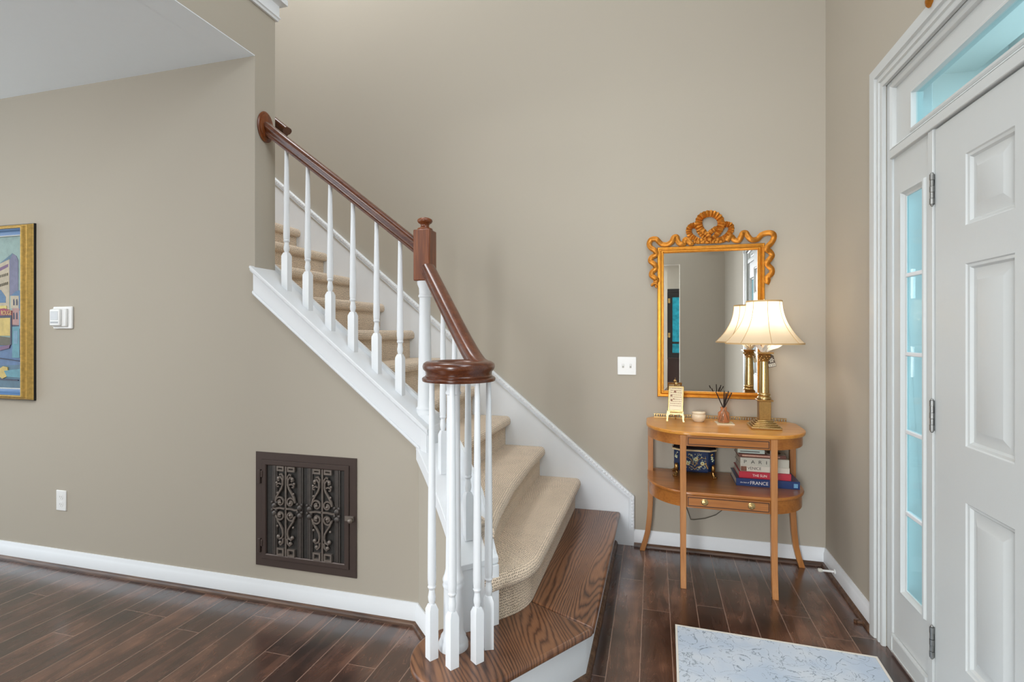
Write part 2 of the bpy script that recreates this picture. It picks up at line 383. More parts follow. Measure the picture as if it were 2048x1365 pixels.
def mk_rug():
    m, N, K, B = new_mat('patterned_rug'); B.inputs['Roughness'].default_value = 0.9; B.inputs['Specular IOR Level'].default_value = 0.15
    def math_(op, a, b=None):
        n = N.new('ShaderNodeMath'); n.operation = op
        for i, x in enumerate((a, b)):
            if x is None: continue
            if isinstance(x, (int, float)): n.inputs[i].default_value = x
            else: K.new(x, n.inputs[i])
        return n.outputs[0]
    tc = N.new('ShaderNodeTexCoord')
    def nz(scale, detail, dist=0.0, off=0):
        mp = N.new('ShaderNodeMapping'); mp.inputs['Location'].default_value = (off, off * .7, 0); K.new(tc.outputs['Object'], mp.inputs[0])
        n = N.new('ShaderNodeTexNoise'); n.inputs['Scale'].default_value = scale; n.inputs['Detail'].default_value = detail; n.inputs['Distortion'].default_value = dist
        K.new(mp.outputs[0], n.inputs['Vector']); return n.outputs['Fac']
    a = nz(9, 1, 2.2); b = nz(26, 3, 1.5, 3); c = nz(7, 2, 0, 9); d = nz(160, 3, 0, 5)
    l1 = math_('LESS_THAN', math_('ABSOLUTE', math_('SUBTRACT', a, 0.5)), 0.011)
    l1 = math_('MULTIPLY', l1, math_('GREATER_THAN', d, 0.44))
    l2 = math_('MULTIPLY', math_('GREATER_THAN', b, 0.60), math_('GREATER_THAN', c, 0.50))
    l2 = math_('MULTIPLY', l2, math_('GREATER_THAN', d, 0.47))
    pat = math_('MAXIMUM', l1, math_('MULTIPLY', l2, 0.8))
    cr = N.new('ShaderNodeValToRGB'); e = cr.color_ramp.elements
    e[0].position = 0.35; e[0].color = lin((186, 198, 213)); e[1].position = 0.7; e[1].color = lin((208, 213, 219)); K.new(c, cr.inputs[0])
    mx = N.new('ShaderNodeMix'); mx.data_type = 'RGBA'; K.new(math_('MULTIPLY', pat, 0.8), mx.inputs[0]); K.new(cr.outputs[0], mx.inputs[6]); mx.inputs[7].default_value = lin((128, 138, 150))
    K.new(mx.outputs[2], B.inputs['Base Color'])
    bp = N.new('ShaderNodeBump'); bp.inputs['Strength'].default_value = 0.3; bp.inputs['Distance'].default_value = 0.002
    K.new(d, bp.inputs['Height']); K.new(bp.outputs['Normal'], B.inputs['Normal']); return m
M_rug = mk_rug()

# ------------------------------------------------------------------ the setting
YB, XR, YL, XE, YF = 3.36, 0.955, 2.18, -1.944, -1.08      # back wall, door wall, stair wall face, stair wall end, wall behind
ZC, ZT = 2.74, 5.4
struct(MB().box(-6.2, 2.2, -4.6, 4.2, -0.06, 0).build('floor', M_floor), 'dark brown hardwood plank floor running towards the mirror wall', 'floor')
struct(MB().box(-6.2, XR + .15, YB, YB + .12, 0, ZT).build('wall_back', M_wall), 'beige two-storey wall behind the staircase and mirror', 'wall')
# stair wall: full height left of the opening, cut to the stringer slope under the balustrade
def cap_z(x): return 0.903 + 0.8008 * (-0.984 - x)
poly = [(-6.2, 0), (-1.04, 0), (-1.04, cap_z(-1.04) - .028), (XE, cap_z(XE) - .028), (XE, 3.0), (-6.2, 3.0)]
struct(MB().prism(poly, YL, 2.324, 'y').build('wall_left', M_wall), 'beige wall under and left of the stair rail', 'wall')
struct(MB().box(XE - .15, XE, YF - .1, YL, ZC + .004, 3.0).build('wall_landing', M_wall), 'beige header above the living room opening', 'wall')
struct(MB().box(-6.2, XE - .15, YF - .1, YL, ZC, ZC + .08).box(XE - .151, XE - .0005, YF - .1, YL, ZC, ZC + .004).build('ceiling_living', M_ceil), 'flat white lower ceiling at upper left', 'ceiling')
struct(MB().box(-6.2, XR + .15, YF - .1, YB + .12, ZT, ZT + .1).build('ceiling_foyer', M_ceil), 'high white foyer ceiling above the frame', 'ceiling')
struct(MB().box(-6.3, -6.2, YF - .1, YB, 3.0, ZT).build('wall_upper', M_wall), 'beige upper hall wall beyond the landing', 'wall')
m = MB(); m.box(.355, XR + .15, YF - .12, YF, 0, ZT); m.box(-1.25, .355, YF - .12, YF, 2.32, ZT); m.box(-2.3, -1.25, YF - .12, YF, 0, ZT); m.box(-6.2, -2.3, YF - .12, YF, 0, ZT)
struct(m.build('wall_front', M_wall), 'beige wall reflected in the mirror', 'wall')
m = MB(); m.box(-2.3, 2.2, -4.5, -4.4, 0, 2.75); m.box(2.1, 2.2, -4.4, YF - .12, 0, 2.75)
struct(m.build('wall_dining', M_wall), 'beige dining room wall behind the cabinet, seen in the mirror', 'wall')
struct(MB().box(-2.3, 2.2, -4.5, YF - .12, 2.75, 2.8).build('ceiling_dining', M_ceil), 'white dining room ceiling', 'ceiling')
# door wall with one opening for the entry unit
D0, D1, DH = 2.56, 0.74, 2.40
m = MB(); m.box(XR, XR + .15, D0, YB + .12, 0, ZT); m.box(XR, XR + .15, YF - .12, D1, 0, ZT); m.box(XR, XR + .15, D1, D0, DH, ZT)
struct(m.build('wall_right', M_wall), 'beige wall holding the white front door', 'wall')

def base_prof(h=.10, t=.016):
    return [(0, 0), (0, h), (-.006, h), (-t * .6, h - .010), (-t * .75, h - .022), (-t, h - .028), (-t, 0)]
shoe_prof = [(-.014, 0), (-.014, .022), (-.020, .021), (-.027, .016), (-.031, .008), (-.032, 0)]
xy = lambda a, b, h: (a, b, h)
def base_run(name, path, lbl, lbl2, k):
    o = MB().mould(path, base_prof(), xy).build(name, M_white, bevel=0)
    struct(o, lbl, 'baseboard')
    struct(MB().mould(path, shoe_prof, xy).build('trim_shoe_' + k, M_shoe), lbl2, 'trim')
base_run('baseboard_left', [(-6.2, YL), (-1.045, YL), (-.80, 1.935), (-.70, 1.835)], 'white baseboard along the stair wall', 'dark wood shoe moulding under the stair wall baseboard', 'left')
base_run('baseboard_back', [(-.121, YB), (XR, YB)], 'white baseboard behind the console table', 'dark wood shoe moulding behind the console table', 'back')
base_run('baseboard_right', [(XR, YB), (XR, 2.658)], 'white baseboard between corner and door casing', 'dark wood shoe moulding between corner and door casing', 'right')
base_run('baseboard_far', [(XR, .60), (XR, YF), (.36, YF)], 'white baseboard behind the camera', 'dark shoe moulding behind the camera', 'far')
# landing edge moulding above the opening
m = MB()
mp = [(0, 3.0), (-.012, 3.0), (-.014, 3.012), (-.020, 3.016), (-.020, 3.022), (-.015, 3.03), (-.015, 3.082), (-.03, 3.09), (-.045, 3.095), (-.045, 3.125), (0, 3.125)]
m.mould([(XE, YF), (XE, 2.324), (-2.6, 2.324)], [(a, b) for a, b in mp], xy)
struct(m.build('trim_1', M_white), 'white moulding along the landing edge at top left', 'trim')
struct(MB().box(-6.2, XE, YF - .1, 2.324, 3.0, 3.08).build('floor_landing', M_wall), 'upper landing floor behind the moulding', 'floor')

# entry door casing: fluted, mitred at the head
zy = lambda a, b, h: (XR - h, a, b)
cas = [(0, 0), (0, .013), (.006, .016), (.016, .016), (.019, .012), (.026, .012), (.030, .019), (.044, .019), (.048, .014), (.056, .014), (.060, .024), (.080, .028), (.098, .028), (.104, .022), (.104, 0)]
m = MB(); m.mould([(D1 + .006, 0), (D1 + .006, DH - .006), (D0 - .006, DH - .006), (D0 - .006, 0)], cas, zy)
struct(m.build('trim_2', M_door), 'white fluted casing around the entry door unit', 'trim')
# jamb, mullions and transom bar as one frame
XJ = XR + .008
m = MB()
m.box(XJ - .004, XR + .15, D0 - .05, D0, 0, DH); m.box(XJ - .004, XR + .15, D1, D1 + .04, 0, DH); m.box(XJ - .004, XR + .15, D1 + .04, D0 - .05, DH - .028, DH)
m.box(XJ - .012, XR + .15, D1 + .04, D0 - .05, 2.066, 2.104)            # transom bar
m.box(XJ - .006, XR + .15, 2.176, 2.212, 0, 2.066)                       # hinge-side post
m.box(XJ - .006, XR + .15, 1.17, 1.206, 0, 2.066)
m.box(XR + .05, XR + .15, D1 + .04, D0 - .05, 0, .012)
struct(m.build('trim_3', M_door, bevel=.003), 'white jambs and transom bar of the entry unit', 'trim')

def cell_face(m, x, ys, zs, skip, back=None):
    for i in range(len(ys) - 1):
        for j in range(len(zs) - 1):
            if (i, j) in skip: continue
            m.add([(x, ys[i], zs[j]), (x, ys[i + 1], zs[j]), (x, ys[i + 1], zs[j + 1]), (x, ys[i], zs[j + 1])], [(0, 1, 2, 3)])
def nested(m, x, y0, y1, z0, z1, rings, fill=True):
    rows = [[(x + d, y0 + i, z0 + i), (x + d, y1 - i, z0 + i), (x + d, y1 - i, z1 - i), (x + d, y0 + i, z1 - i)] for i, d in rings]
    m.loft(rows, 0, closed_row=True)
    if fill: m.add(rows[-1], [(0, 1, 2, 3)])
# the door leaf: six raised panels
dy0, dy1 = 1.214, 2.170
ys = [dy0, 1.398, 1.634, 1.750, 1.986, dy1]; zs = [.02, .255, .795, .975, 1.562, 1.685, 1.915, 2.060]
skip = {(i, j) for i in (1, 3) for j in (1, 3, 5)}
m = MB(); XD = XJ
cell_face(m, XD, ys, zs, skip)
prf = [(0, 0), (.004, .004), (.012, .006), (.018, .014), (.026, .014), (.055, .004), (.058, .003)]
for i in (1, 3):
    for j in (1, 3, 5): nested(m, XD, ys[i], ys[i + 1], zs[j], zs[j + 1], prf)
m.add([(XD, dy0, .02), (XD, dy1, .02), (XD, dy1, 2.06), (XD, dy0, 2.06), (XD + .045, dy0, .02), (XD + .045, dy1, .02), (XD + .045, dy1, 2.06), (XD + .045, dy0, 2.06)],
      [(4, 5, 6, 7), (0, 1, 5, 4), (2, 3, 7, 6), (0, 3, 7, 4), (1, 2, 6, 5)])
door = thing('door_1', (XD, 2.17, 0), 'white six-panel front door on three nickel hinges', 'door'); door['kind'] = 'structure'
m.build('door_leaf', M_door, door, smooth=20)
for z0 in (1.797, .991, .184):
    m = MB()
    m.box(XD - .003, XD + .001, 2.176, 2.196, z0, z0 + .108)
    for k in range(5):
        a = z0 + k * .0216
        r = .0075 if k % 2 == 0 else .0065
        m.lathe([(r, a + .0006), (r, a + .0210)], XD - .009, 2.1735, 12)
    m.ball((XD - .009, 2.1735, z0 + .110), .005); m.ball((XD - .009, 2.1735, z0 - .002), .005)
    m.build('hinge', M_steel, door)
m = MB(); prof = [(.028, 0), (.028, .006), (.012, .010), (.011, .035), (.026, .045), (.030, .058), (.024, .070), (.008, .074)]
m.v_mark = 0
tmp = MB().lathe(prof, 0, 0, 20)
m.add([(XD - z, 1.285 + x, .965 + y) for x, y, z in tmp.v], tmp.f); m.build('door_knob', M_steel, door)

# sidelights and transom
def sidelight(name, y0, y1, gy0, gy1, lbl):
    t = thing(name, (XJ, (y0 + y1) / 2, 0), lbl, 'window'); t['kind'] = 'structure'
    gz0, gz1 = .31, 1.885; X = XJ + .004
    m = MB(); cell_face(m, X, [y0, gy0 - .028, gy1 + .028, y1], [.012, gz0 - .03, gz1 + .03, 2.066], {(1, 1)})
    nested(m, X, gy0 - .028, gy1 + .028, gz0 - .03, gz1 + .03, [(0, 0), (.004, -.008), (.012, -.009), (.016, -.002), (.022, .004), (.0275, .006), (.028, .014)], False)
    nested(m, X, y0 + .004, y1 - .004, .012, .085, [(0, -.001), (0, -.012), (.006, -.014), (.006, -.010)], True)
    m.build('frame', M_door, t, smooth=25)
    zz = [.62, .945, 1.255, 1.569]
    m = MB()
    for z in zz: m.prism([(X + .006, z - .009), (X + .002, z - .003), (X + .002, z + .003), (X + .006, z + .009), (X + .03, z + .009), (X + .03, z - .009)], gy0, gy1, 'z') if False else m.box(X + .001, X + .020, gy0, gy1, z - .008, z + .008)
    m.build('muntin', M_white, t, bevel=.003)
    MB().box(X + .009, X + .014, gy0, gy1, gz0, gz1).build('pane', M_glass, t)
sidelight('window_1', 2.212, 2.51, 2.270, 2.413, 'narrow five-pane sidelight left of the front door')
sidelight('window_3', .78, 1.17, .88, 1.05, 'far sidelight beyond the door, glimpsed in the mirror')
t = thing('window_2', (XJ, 1.6, 2.1), 'glass transom window above the front door', 'window'); t['kind'] = 'structure'
m = MB(); a0, a1, b0, b1 = D1 + .04, D0 - .05, 2.104, 2.372
g0, g1, h0, h1 = a0 + .13, 2.362, 2.122, 2.288
XT = XR + .016
cell_face(m, XT, [a0, g0, g1, a1], [b0, h0, h1, b1], {(1, 1)})
m.mould([(g0, h0), (g1, h0), (g1, h1), (g0, h1)], [(0, 0), (0, .006), (.006, .010), (.014, .010), (.016, .004), (.016, -.03), (0, -.03)], lambda a, b, h: (XT - h, a, b), closed=True)
m.mould([(a0, b0), (a1, b0), (a1, b1), (a0, b1)], [(0, 0), (0, .020), (.010, .014), (.014, .004), (.014, 0)], lambda a, b, h: (XT - h, a, b), closed=True)
m.build('frame', M_door, t, smooth=25)
MB().box(XT + .007, XT + .012, g0, g1, h0, h1).build('pane', M_glass, t)

# porch outside, seen through the glass
M_porch = plain('porch_paint', (238, 240, 238), 0.6, var=0.01)
M_roof = plain('neighbour_roof', (70, 92, 130), 0.8)
p = thing('porch', (1.8, 2.0, -.02), 'white recessed porch with soffit, beam and column outside the transom', 'porch')
X0 = XR + .151
MB().box(X0, 1.60, 2.80, 2.90, -.02, 2.70).box(X0, 1.175, 2.775, 2.80, -.02, 2.52).build('side_wall', M_porch, p)
m = MB(); m.box(X0, 1.36, .2, 2.80, 2.52, 2.58); m.box(1.36, 1.40, .2, 2.80, 2.52, 2.70); m.box(1.40, 1.56, .2, 2.80, 2.64, 2.70); m.build('soffit', M_porch, p)
m = MB(); m.box(1.50, 1.66, 2.60, 2.76, -.02, 2.36); m.box(1.475, 1.685, 2.575, 2.785, 2.36, 2.42); m.box(1.495, 1.665, 2.595, 2.765, 2.42, 2.64)
m.build('column', M_porch, p, bevel=.008)
MB().box(X0, 4.5, -4, 2.9, -.12, -.02).build('porch_floor', M_porch, p)
m = MB(); m.box(6.5, 6.7, -3, 9, 0, 3.4, 0); m.prism([(6.2, 3.4), (9, 5.2), (9, 3.4)], -3, 9, 'y', 1)
tag(m.build('neighbour_house', [M_porch, M_roof], origin=(6.6, 3, 0)), 'pale house across the street beyond the transom glass', 'house')

# ------------------------------------------------------------------ staircase
stair = thing('staircase', (-.6, 2.75, 0), 'carpeted staircase with white skirts and a curved dark oak starting step', 'staircase')
RISE, Z1 = 0.1915, 0.207
def tz(n): return Z1 + RISE * (n - 1)
BC, BR = (-.645, 1.72), .19                                              # bullnose centre, radius
arc = [(BC[0] + BR * math.cos(math.radians(a)), BC[1] + BR * math.sin(math.radians(a))) for a in [-34.5 - k * (185.5 / 24) for k in range(25)]]
A = [(-.207, 3.341), (-.222, 1.994), (-.502, 2.134), (-.53, 3.341)]
Bp = [(-.222, 1.994)] + arc + [(-.72, 1.90), (-.60, 2.08), (-.502, 2.134)]
TH = .030
MB().prism(A, Z1 - TH, Z1).build('tread_board', M_oakA, stair, bevel=.011, bseg=4)
o = MB().prism(Bp, Z1 - TH, Z1).build('tread_board', M_oakB, stair, bevel=.011, bseg=4)
o['label'] = 'rounded diagonal oak tread board'
edge = [(-.207, 3.341), (-.222, 1.994)] + arc
m = MB(); m.mould(edge, [(-.032, 0), (-.032, Z1 - TH), (-.05, Z1 - TH), (-.05, 0)], xy); m.build('riser', M_white, stair)
m = MB(); m.mould(edge[:2] + arc[:8], [(-.032, 0), (-.032, .024), (-.026, .023), (-.018, .016), (-.014, .006), (-.014, 0)], xy); m.build('riser_shoe', M_shoe, stair)
# carpeted steps: nosing line in plan, loft of a rounded profile
def nose_x(n): return -.456 - .2345 * (n - 2)
def carpet(n, path, back):
    z0, z = tz(n - 1) - .002, tz(n)
    prof = [(-.036, z0), (-.036, z - .052), (-.030, z - .060), (-.014, z - .060), (-.004, z - .052), (0, z - .038), (-.002, z - .020), (-.010, z - .007), (-.024, z)]
    P = [Vector(p_) for p_ in path]; rows = []
    for a, h in prof:
        row = []
        for i in range(len(P)):
            d1 = (P[i] - P[i - 1]).normalized() if i else (P[1] - P[0]).normalized()
            d2 = (P[i + 1] - P[i]).normalized() if i < len(P) - 1 else d1
            n1, n2 = Vector((-d1.y, d1.x)), Vector((-d2.y, d2.x)); mm = n1 + n2; mm = mm / mm.dot(n1)
            q = P[i] + mm * a; row.append((q.x, q.y, h))
        rows.append(row)
    rows.append([(x, y, z) for x, y in back])
    m = MB(); m.loft(rows)
    nc = len(path); m.f.append([i * nc + nc - 1 for i in range(len(rows))]); m.m.append(0)
    uv = []; n_ = len(path)
    for i in range(len(rows)):
        for j in range(n_):
            uu = sum((P[k] - P[k - 1]).length for k in range(1, j + 1))
            vv = sum((Vector(rows[k][j]) - Vector(rows[k - 1][j])).length for k in range(1, i + 1)); uv.append((uu, vv))
    o = m.build('carpeted_step', M_carpet, stair, smooth=60)
    me = o.data; lay_ = me.uv_layers.new(name='weave')
    assert len(me.vertices) == len(uv)
    for lp_ in me.loops: lay_.data[lp_.index].uv = uv[lp_.vertex_index]
    return o
yb_, yf_ = 3.341, 2.346
def smooth_corner(a, c_, b, n=6, r=.10):
    a, c_, b = Vector(a), Vector(c_), Vector(b); p0 = c_ + (a - c_).normalized() * r; p1 = c_ + (b - c_).normalized() * r
    return [tuple(p0 * (1 - t) ** 2 + c_ * 2 * t * (1 - t) + p1 * t * t) for t in [k / n for k in range(n + 1)]]
c2 = smooth_corner((-.456, yb_), (-.462, 2.055), (-.60, 1.885))
path2 = [(-.456, yb_)] + c2 + [(-.605, 1.879)]
carpet(2, path2, [(-.80, yb_)] + [(-.80, 2.5 - .06 * k) for k in range(len(c2))] + [(-.69, 1.93)])
path3 = [(-.690, yb_), (-.690, 2.95), (-.672, 2.5), (-.632, 2.12), (-.600, 1.932)]
carpet(3, path3, [(-.99, yb_), (-.99, 2.95), (-.985, 2.5), (-.985, 2.30), (-.85, 2.18)])
path4 = [(-.925, yb_), (-.925, 2.8), (-.930, 2.5), (-.942, 2.27)]
carpet(4, path4, [(-1.23, yb_), (-1.23, 2.8), (-1.23, 2.5), (-1.23, 2.30)])
for n in range(5, 14):
    x = nose_x(n); carpet(n, [(x, yb_), (x, 2.8), (x, yf_)], [(x - .3, yb_), (x - .3, 2.8), (x - .3, yf_)])
# skirt board on the back wall with a beaded moulding
def sk(x): return .312 - .8265 * (x + .118)
m = MB(); m.prism([(-.121, 0), (-.121, sk(-.121)), (-3.3, sk(-3.3)), (-3.3, sk(-3.3) - .75), (-1.0, .35), (-.3, 0)], 3.342, YB + .002, 'y'); m.build('skirt_board', M_white, stair)
m = MB(); line = [(-.119, .100), (-.119, sk(-.119)), (-3.3, sk(-3.3))]
m.mould(line, [(0, 0), (0, .008), (.003, .011), (.024, .011), (.025, .005), (.030, .005), (.031, .012), (.036, .010), (.036, 0)], lambda a, b, h: (a, 3.342 - h, b))
for (x0, z0), (x1, z1) in ((line[0], line[1]), (line[1], line[2])):
    L = math.hypot(x1 - x0, z1 - z0); n = int(L / .021); dx, dz = (x1 - x0) / L, (z1 - z0) / L; nx, nz = -dz, dx
    for k in range(1, n):
        cx_, cz_ = x0 + dx * L * k / n + nx * .012, z0 + dz * L * k / n + nz * .012
        if cx_ < -2.95: break
        m.ball((cx_, 3.331, cz_), .0082, 1, .6, 1, seg=6)
m.build('beaded_moulding', M_white, stair)
# stringer under the balusters on the stair wall
xa, xb = -1.950, -.985
def slope_poly(x0, x1, dz0, dz1): return [(x0, cap_z(x0) + dz0), (x1, cap_z(x1) + dz0), (x1, cap_z(x1) + dz1), (x0, cap_z(x0) + dz1)]
# moulded cap edge swept down the slope
capsec = [(0, 0), (.145, 0)]
m = MB()
sec = [(2.345, -.030), (2.345, 0), (2.152, 0), (2.147, -.004), (2.147, -.012), (2.152, -.015), (2.150, -.020), (2.154, -.026), (2.158, -.030)]
m.loft([[(x, y, cap_z(x) + d) for y, d in sec] for x in (xa, xb)], closed_row=True, caps=True)
m.build('stringer_cap', M_white, stair, smooth=20)
m = MB(); m.prism(slope_poly(XE, -1.012, -.03, -.135), 2.166, YL + .002, 'y')
sec2 = [(2.166, -.118), (2.160, -.122), (2.158, -.130), (2.162, -.138), (2.166, -.140)]
m.loft([[(x, y, cap_z(x) + d) for y, d in sec2] for x in (XE, -1.03)], closed_row=True, caps=True)
m.prism([(-1.022, cap_z(-1.022) - .145), (-.990, cap_z(-.990) - .145 + .02), (-.990, cap_z(-.990) - .028), (-1.022, cap_z(-1.022) - .028)], 2.156, YL, 'y')
m.prism([(-.990, .77), (-.984, .775), (-.984, cap_z(-.984) - .028), (-.990, cap_z(-.990) - .028)], 2.158, 2.30, 'y')
m.build('stringer_board', M_white, stair, bevel=.002)
m = MB(); m.prism(slope_poly(-2.0, -1.0, -.30, .022), 2.324, 2.346, 'y'); m.build('inner_skirt', M_white, stair)
# diagonal knee wall below the turn
E0, E1, E2 = Vector((-1.045, 2.182)), Vector((-.697, 1.832)), Vector((-.598, 1.930))
th = E2 - E1
def kz(q):                                                               # cap height along the diagonal
    p = (q.x - q.y) / 2; s = (p + 1.2635) / (-1.6135 + 1.2635)
    return .470 + .355 * s + .03 * math.sin(PI * max(0, min(1, s)))
def knee(m, o0, o1, i0, i1, zlo, ztop, N=8):
    top, bot = [], []
    for k in range(N + 1):
        s = k / N; a = o0.lerp(o1, s); b = i0.lerp(i1, s); z = ztop(o0.lerp(o1, s))
        zl = zlo(o0.lerp(o1, s))
        top.append([(a.x, a.y, zl), (a.x, a.y, z), (b.x, b.y, z), (b.x, b.y, zl)])
    m.loft(top, closed_row=True, caps=True)
nd = th.normalized(); al = (E1 - E0).normalized()
m = MB(); knee(m, E0, E1 - al * .012, E0 + th, E1 + th - al * .012, lambda q: 0, lambda q: kz(q) - .02)
struct(m.build('wall_knee', M_wall), 'beige diagonal knee wall under the lower balusters', 'wall')
m = MB(); knee(m, E0 - nd * .012, E1 - nd * .012 + al * .008, E0 + th + nd * .012, E1 + th + nd * .012 + al * .008, lambda q: kz(q) - .022, lambda q: kz(q)); m.build('knee_cap', M_white, stair, bevel=.002)
m = MB(); knee(m, E0 - nd * .010, E1 - nd * .010, E0 + nd * .002, E1 + nd * .002, lambda q: kz(q) - .066, lambda q: kz(q) - .02); m.build('knee_skirt', M_white, stair)
m = MB(); knee(m, E0 + th - nd * .002, E1 + th - nd * .002, E0 + th + nd * .010, E1 + th + nd * .010, lambda q: .0, lambda q: kz(q) - .002 + .11 * min(1, max(0, ((q.x - q.y) / 2 + 1.2635) / -.35) * 4)); m.build('knee_inner_board', M_white, stair)
m = MB(); q0, q1 = E1 - nd * .010 - al * .012, E2 + nd * .010 - al * .012
f0, f1 = q0 + al * .016, q1 + al * .016
zt = .470 - .03
m.prism([tuple(q0), tuple(f0), tuple(f1), tuple(q1)], Z1, .445)
g0_, g1_ = f1 - nd * .030, f1
m.prism([tuple(g0_), tuple(g0_ + al * .012), tuple(g1_ + al * .012), tuple(g1_)], Z1, .44)
m.build('end_panel', M_white, stair, bevel=.002)

# ------------------------------------------------------------------ stair railing
rail = thing('stair_railing', (-1.043, 2.25, 0), 'mahogany handrail with volute and white turned balusters', 'railing')
rsec = [(-.020, -.030), (.020, -.030), (.022, -.022), (.019, -.018), (.021, -.006), (.029, .002), (.031, .012), (.028, .022), (.018, .029), (0, .031),
        (-.018, .029), (-.028, .022), (-.031, .012), (-.029, .002), (-.021, -.006), (-.019, -.018), (-.022, -.022)]
MB().sweep([(-1.936, 2.25, 2.402), (-1.5, 2.25, 2.072), (-1.075, 2.25, 1.742)], rsec).build('handrail', M_rail, rail, smooth=50)
m = MB(); tmp = MB().lathe([(.062, 0), (.064, .006), (.058, .010), (.052, .010), (.050, .016), (.040, .020)], 0, 0, 32)
m.add([(XE + z, 2.25 + x * .9, 2.405 + y * 1.25) for x, y, z in tmp.v], tmp.f); m.build('wall_rosette', M_railz, rail)
VC, VR = (-.672, 1.735), .098
tx, ty = VC[0] + VR * math.cos(PI / 4), VC[1] + VR * math.sin(PI / 4)
path = []
ztop, zring = 1.635, 1.209
for k in range(15):
    t_ = k / 14; d = .41 * (1 - t_)
    x, y = tx - d, ty + d
    q = d / .41
    zz_ = zring + (ztop - zring) * (q - .10 + .10 * math.exp(-q / .10)) / (1 - .10 + .10 * math.exp(-10))
    path.append((x, y, zz_))
MB().sweep(path, rsec).build('easing_rail', M_raild, rail, smooth=50)
ring = [(VC[0] + VR * math.cos(a), VC[1] + VR * math.sin(a), zring) for a in [PI / 4 - 2 * PI * k / 56 for k in range(56)]]
m = MB(); m.sweep(ring, rsec, closed=True)
m.lathe([(.0775, zring - .030), (.0775, zring - .026), (.072, zring + .012), (.0715, zring + .020), (.02, zring + .021)], VC[0], VC[1], 40, caps=True)
m.lathe([(.1285, zring - .040), (.1305, zring - .036), (.1305, zring - .030), (.126, zring - .026)], VC[0], VC[1], 56, caps=True)
m.build('volute', M_rail, rail, smooth=45)
# upper newel: wood block and knob on a white turned column
nw = thing_n = None
NX, NY = -1.043, 2.25
m = MB(); h = .0415
m.box(NX - h, NX + h, NY - h, NY + h, 1.583, 1.822)
o = m.build('newel_block', M_railz, rail, bevel=.005)
m = MB(); m.lathe([(.036, 1.820), (.037, 1.826), (.034, 1.832), (.022, 1.836), (.019, 1.845), (.022, 1.853), (.031, 1.858), (.036, 1.866), (.034, 1.874), (.022, 1.881), (.008, 1.884)], NX, NY, 28)
m.build('newel_knob', M_railz, rail, smooth=50)
m = MB(); m.lathe([(.050, .958), (.047, .968), (.040, .976), (.041, .984), (.037, .990), (.0345, .994), (.0335, 1.03), (.0265, 1.44), (.0265, 1.505), (.031, 1.509), (.031, 1.516), (.027, 1.521), (.028, 1.550), (.036, 1.570), (.037, 1.584)], NX, NY, 32)
m.box(NX - .05, NX + .052, NY - .052, NY + .052, .76, .960)
o = m.build('newel_post', M_white, rail, smooth=40); o['label'] = 'white turned newel under the mahogany block'
# lower newel in the middle of the volute
LX, LY = -.699, 1.749
m = MB(); m.lathe([(.054, Z1 - .001), (.054, .222), (.050, .232), (.046, .238), (.046, .246), (.039, .256), (.036, .266), (.035, .42), (.037, .425), (.0395, .432), (.037, .439), (.0375, .446), (.0395, .452), (.037, .46),
               (.033, .468), (.028, .49), (.0265, .62), (.0245, .95), (.0235, 1.115), (.028, 1.120), (.028, 1.127), (.025, 1.131), (.026, 1.150), (.033, 1.168), (.033, 1.182)], LX, LY, 32)
o = m.build('newel_post', M_white, rail, smooth=40); o['label'] = 'white round newel post under the volute'
def baluster(x, y, zb, ztop_, a=.0165, rot=0, zblk=.178, follow=None):
    m = MB(); zt_ = zb + zblk
    ca, sa = math.cos(rot), math.sin(rot)
    def sq(r, z): return [(x + r * (ca * i - sa * j), y + r * (sa * i + ca * j), z) for i, j in ((-1, -1), (1, -1), (1, 1), (-1, 1))]
    bot = [(px, py, (follow(px) if follow else zb) - .003) for px, py, _ in sq(a, 0)]
    m.loft([bot, sq(a, zt_ - .012), sq(a * .62, zt_ + .006)], closed_row=True, caps=True)
    k = a / .0165; L = ztop_ - zt_
    prof = [(.0105 * k, zt_ - .004), (.0098 * k, zt_ + .008), (.0128 * k, zt_ + .020), (.0135 * k, zt_ + .030), (.0112 * k, zt_ + .044), (.0098 * k, zt_ + .056), (.0125 * k, zt_ + .060), (.0148 * k, zt_ + .066), (.0125 * k, zt_ + .071),
            (.0138 * k, zt_ + .076), (.0148 * k, zt_ + .095), (.0142 * k, zt_ + .30 * L), (.0118 * k, zt_ + .65 * L), (.0090 * k, ztop_)]
    m.lathe(prof, x, y, 18)
    m.build('baluster', M_white, rail, smooth=40)
def rail_under(x): return 2.402 - (x + 1.936) * .766 - .034
for x in (-1.812, -1.686, -1.556, -1.428, -1.298, -1.172):
    baluster(x, 2.25, cap_z(x), rail_under(x), .0178, follow=cap_z)
for x, y in ((-.8895, 2.1045), (-.80, 2.015), (-.706, 1.921)):
    q = Vector((x, y))
    d = (tx - q.x) if False else ((q.y - q.x) - (ty - tx)) / 2
    qq = max(0, d) / .41
    zt_ = zring + (ztop - zring) * (qq - .10 + .10 * math.exp(-qq / .10)) / .9 - .030
    baluster(q.x, q.y, kz(q - nd * .055) - .004, zt_, .0165, PI / 4)
for x, y, r_ in ((-.747, 1.668, -.63), (-.660, 1.641, -.63), (-.588, 1.692, -.63), (-.574, 1.776, -1.15)):
    baluster(x, y, Z1, zring - .038, .0165, r_, .182)
# second handrail end on the far side of the stair wall
wr = thing('wall_handrail', (-2.2, 2.40, 2.5), 'short end of mahogany wall handrail behind the stair wall edge', 'handrail')
MB().sweep([(-2.75, 2.40, 3.07), (-2.2, 2.40, 2.64), (-1.935, 2.40, 2.433)], rsec).build('rail', M_rail, wr, smooth=50, bevel=0)
m = MB(); m.tube([(-2.3, 2.325, 2.60), (-2.3, 2.37, 2.60), (-2.3, 2.40, 2.69)], .008); m.build('bracket', M_brass, wr)

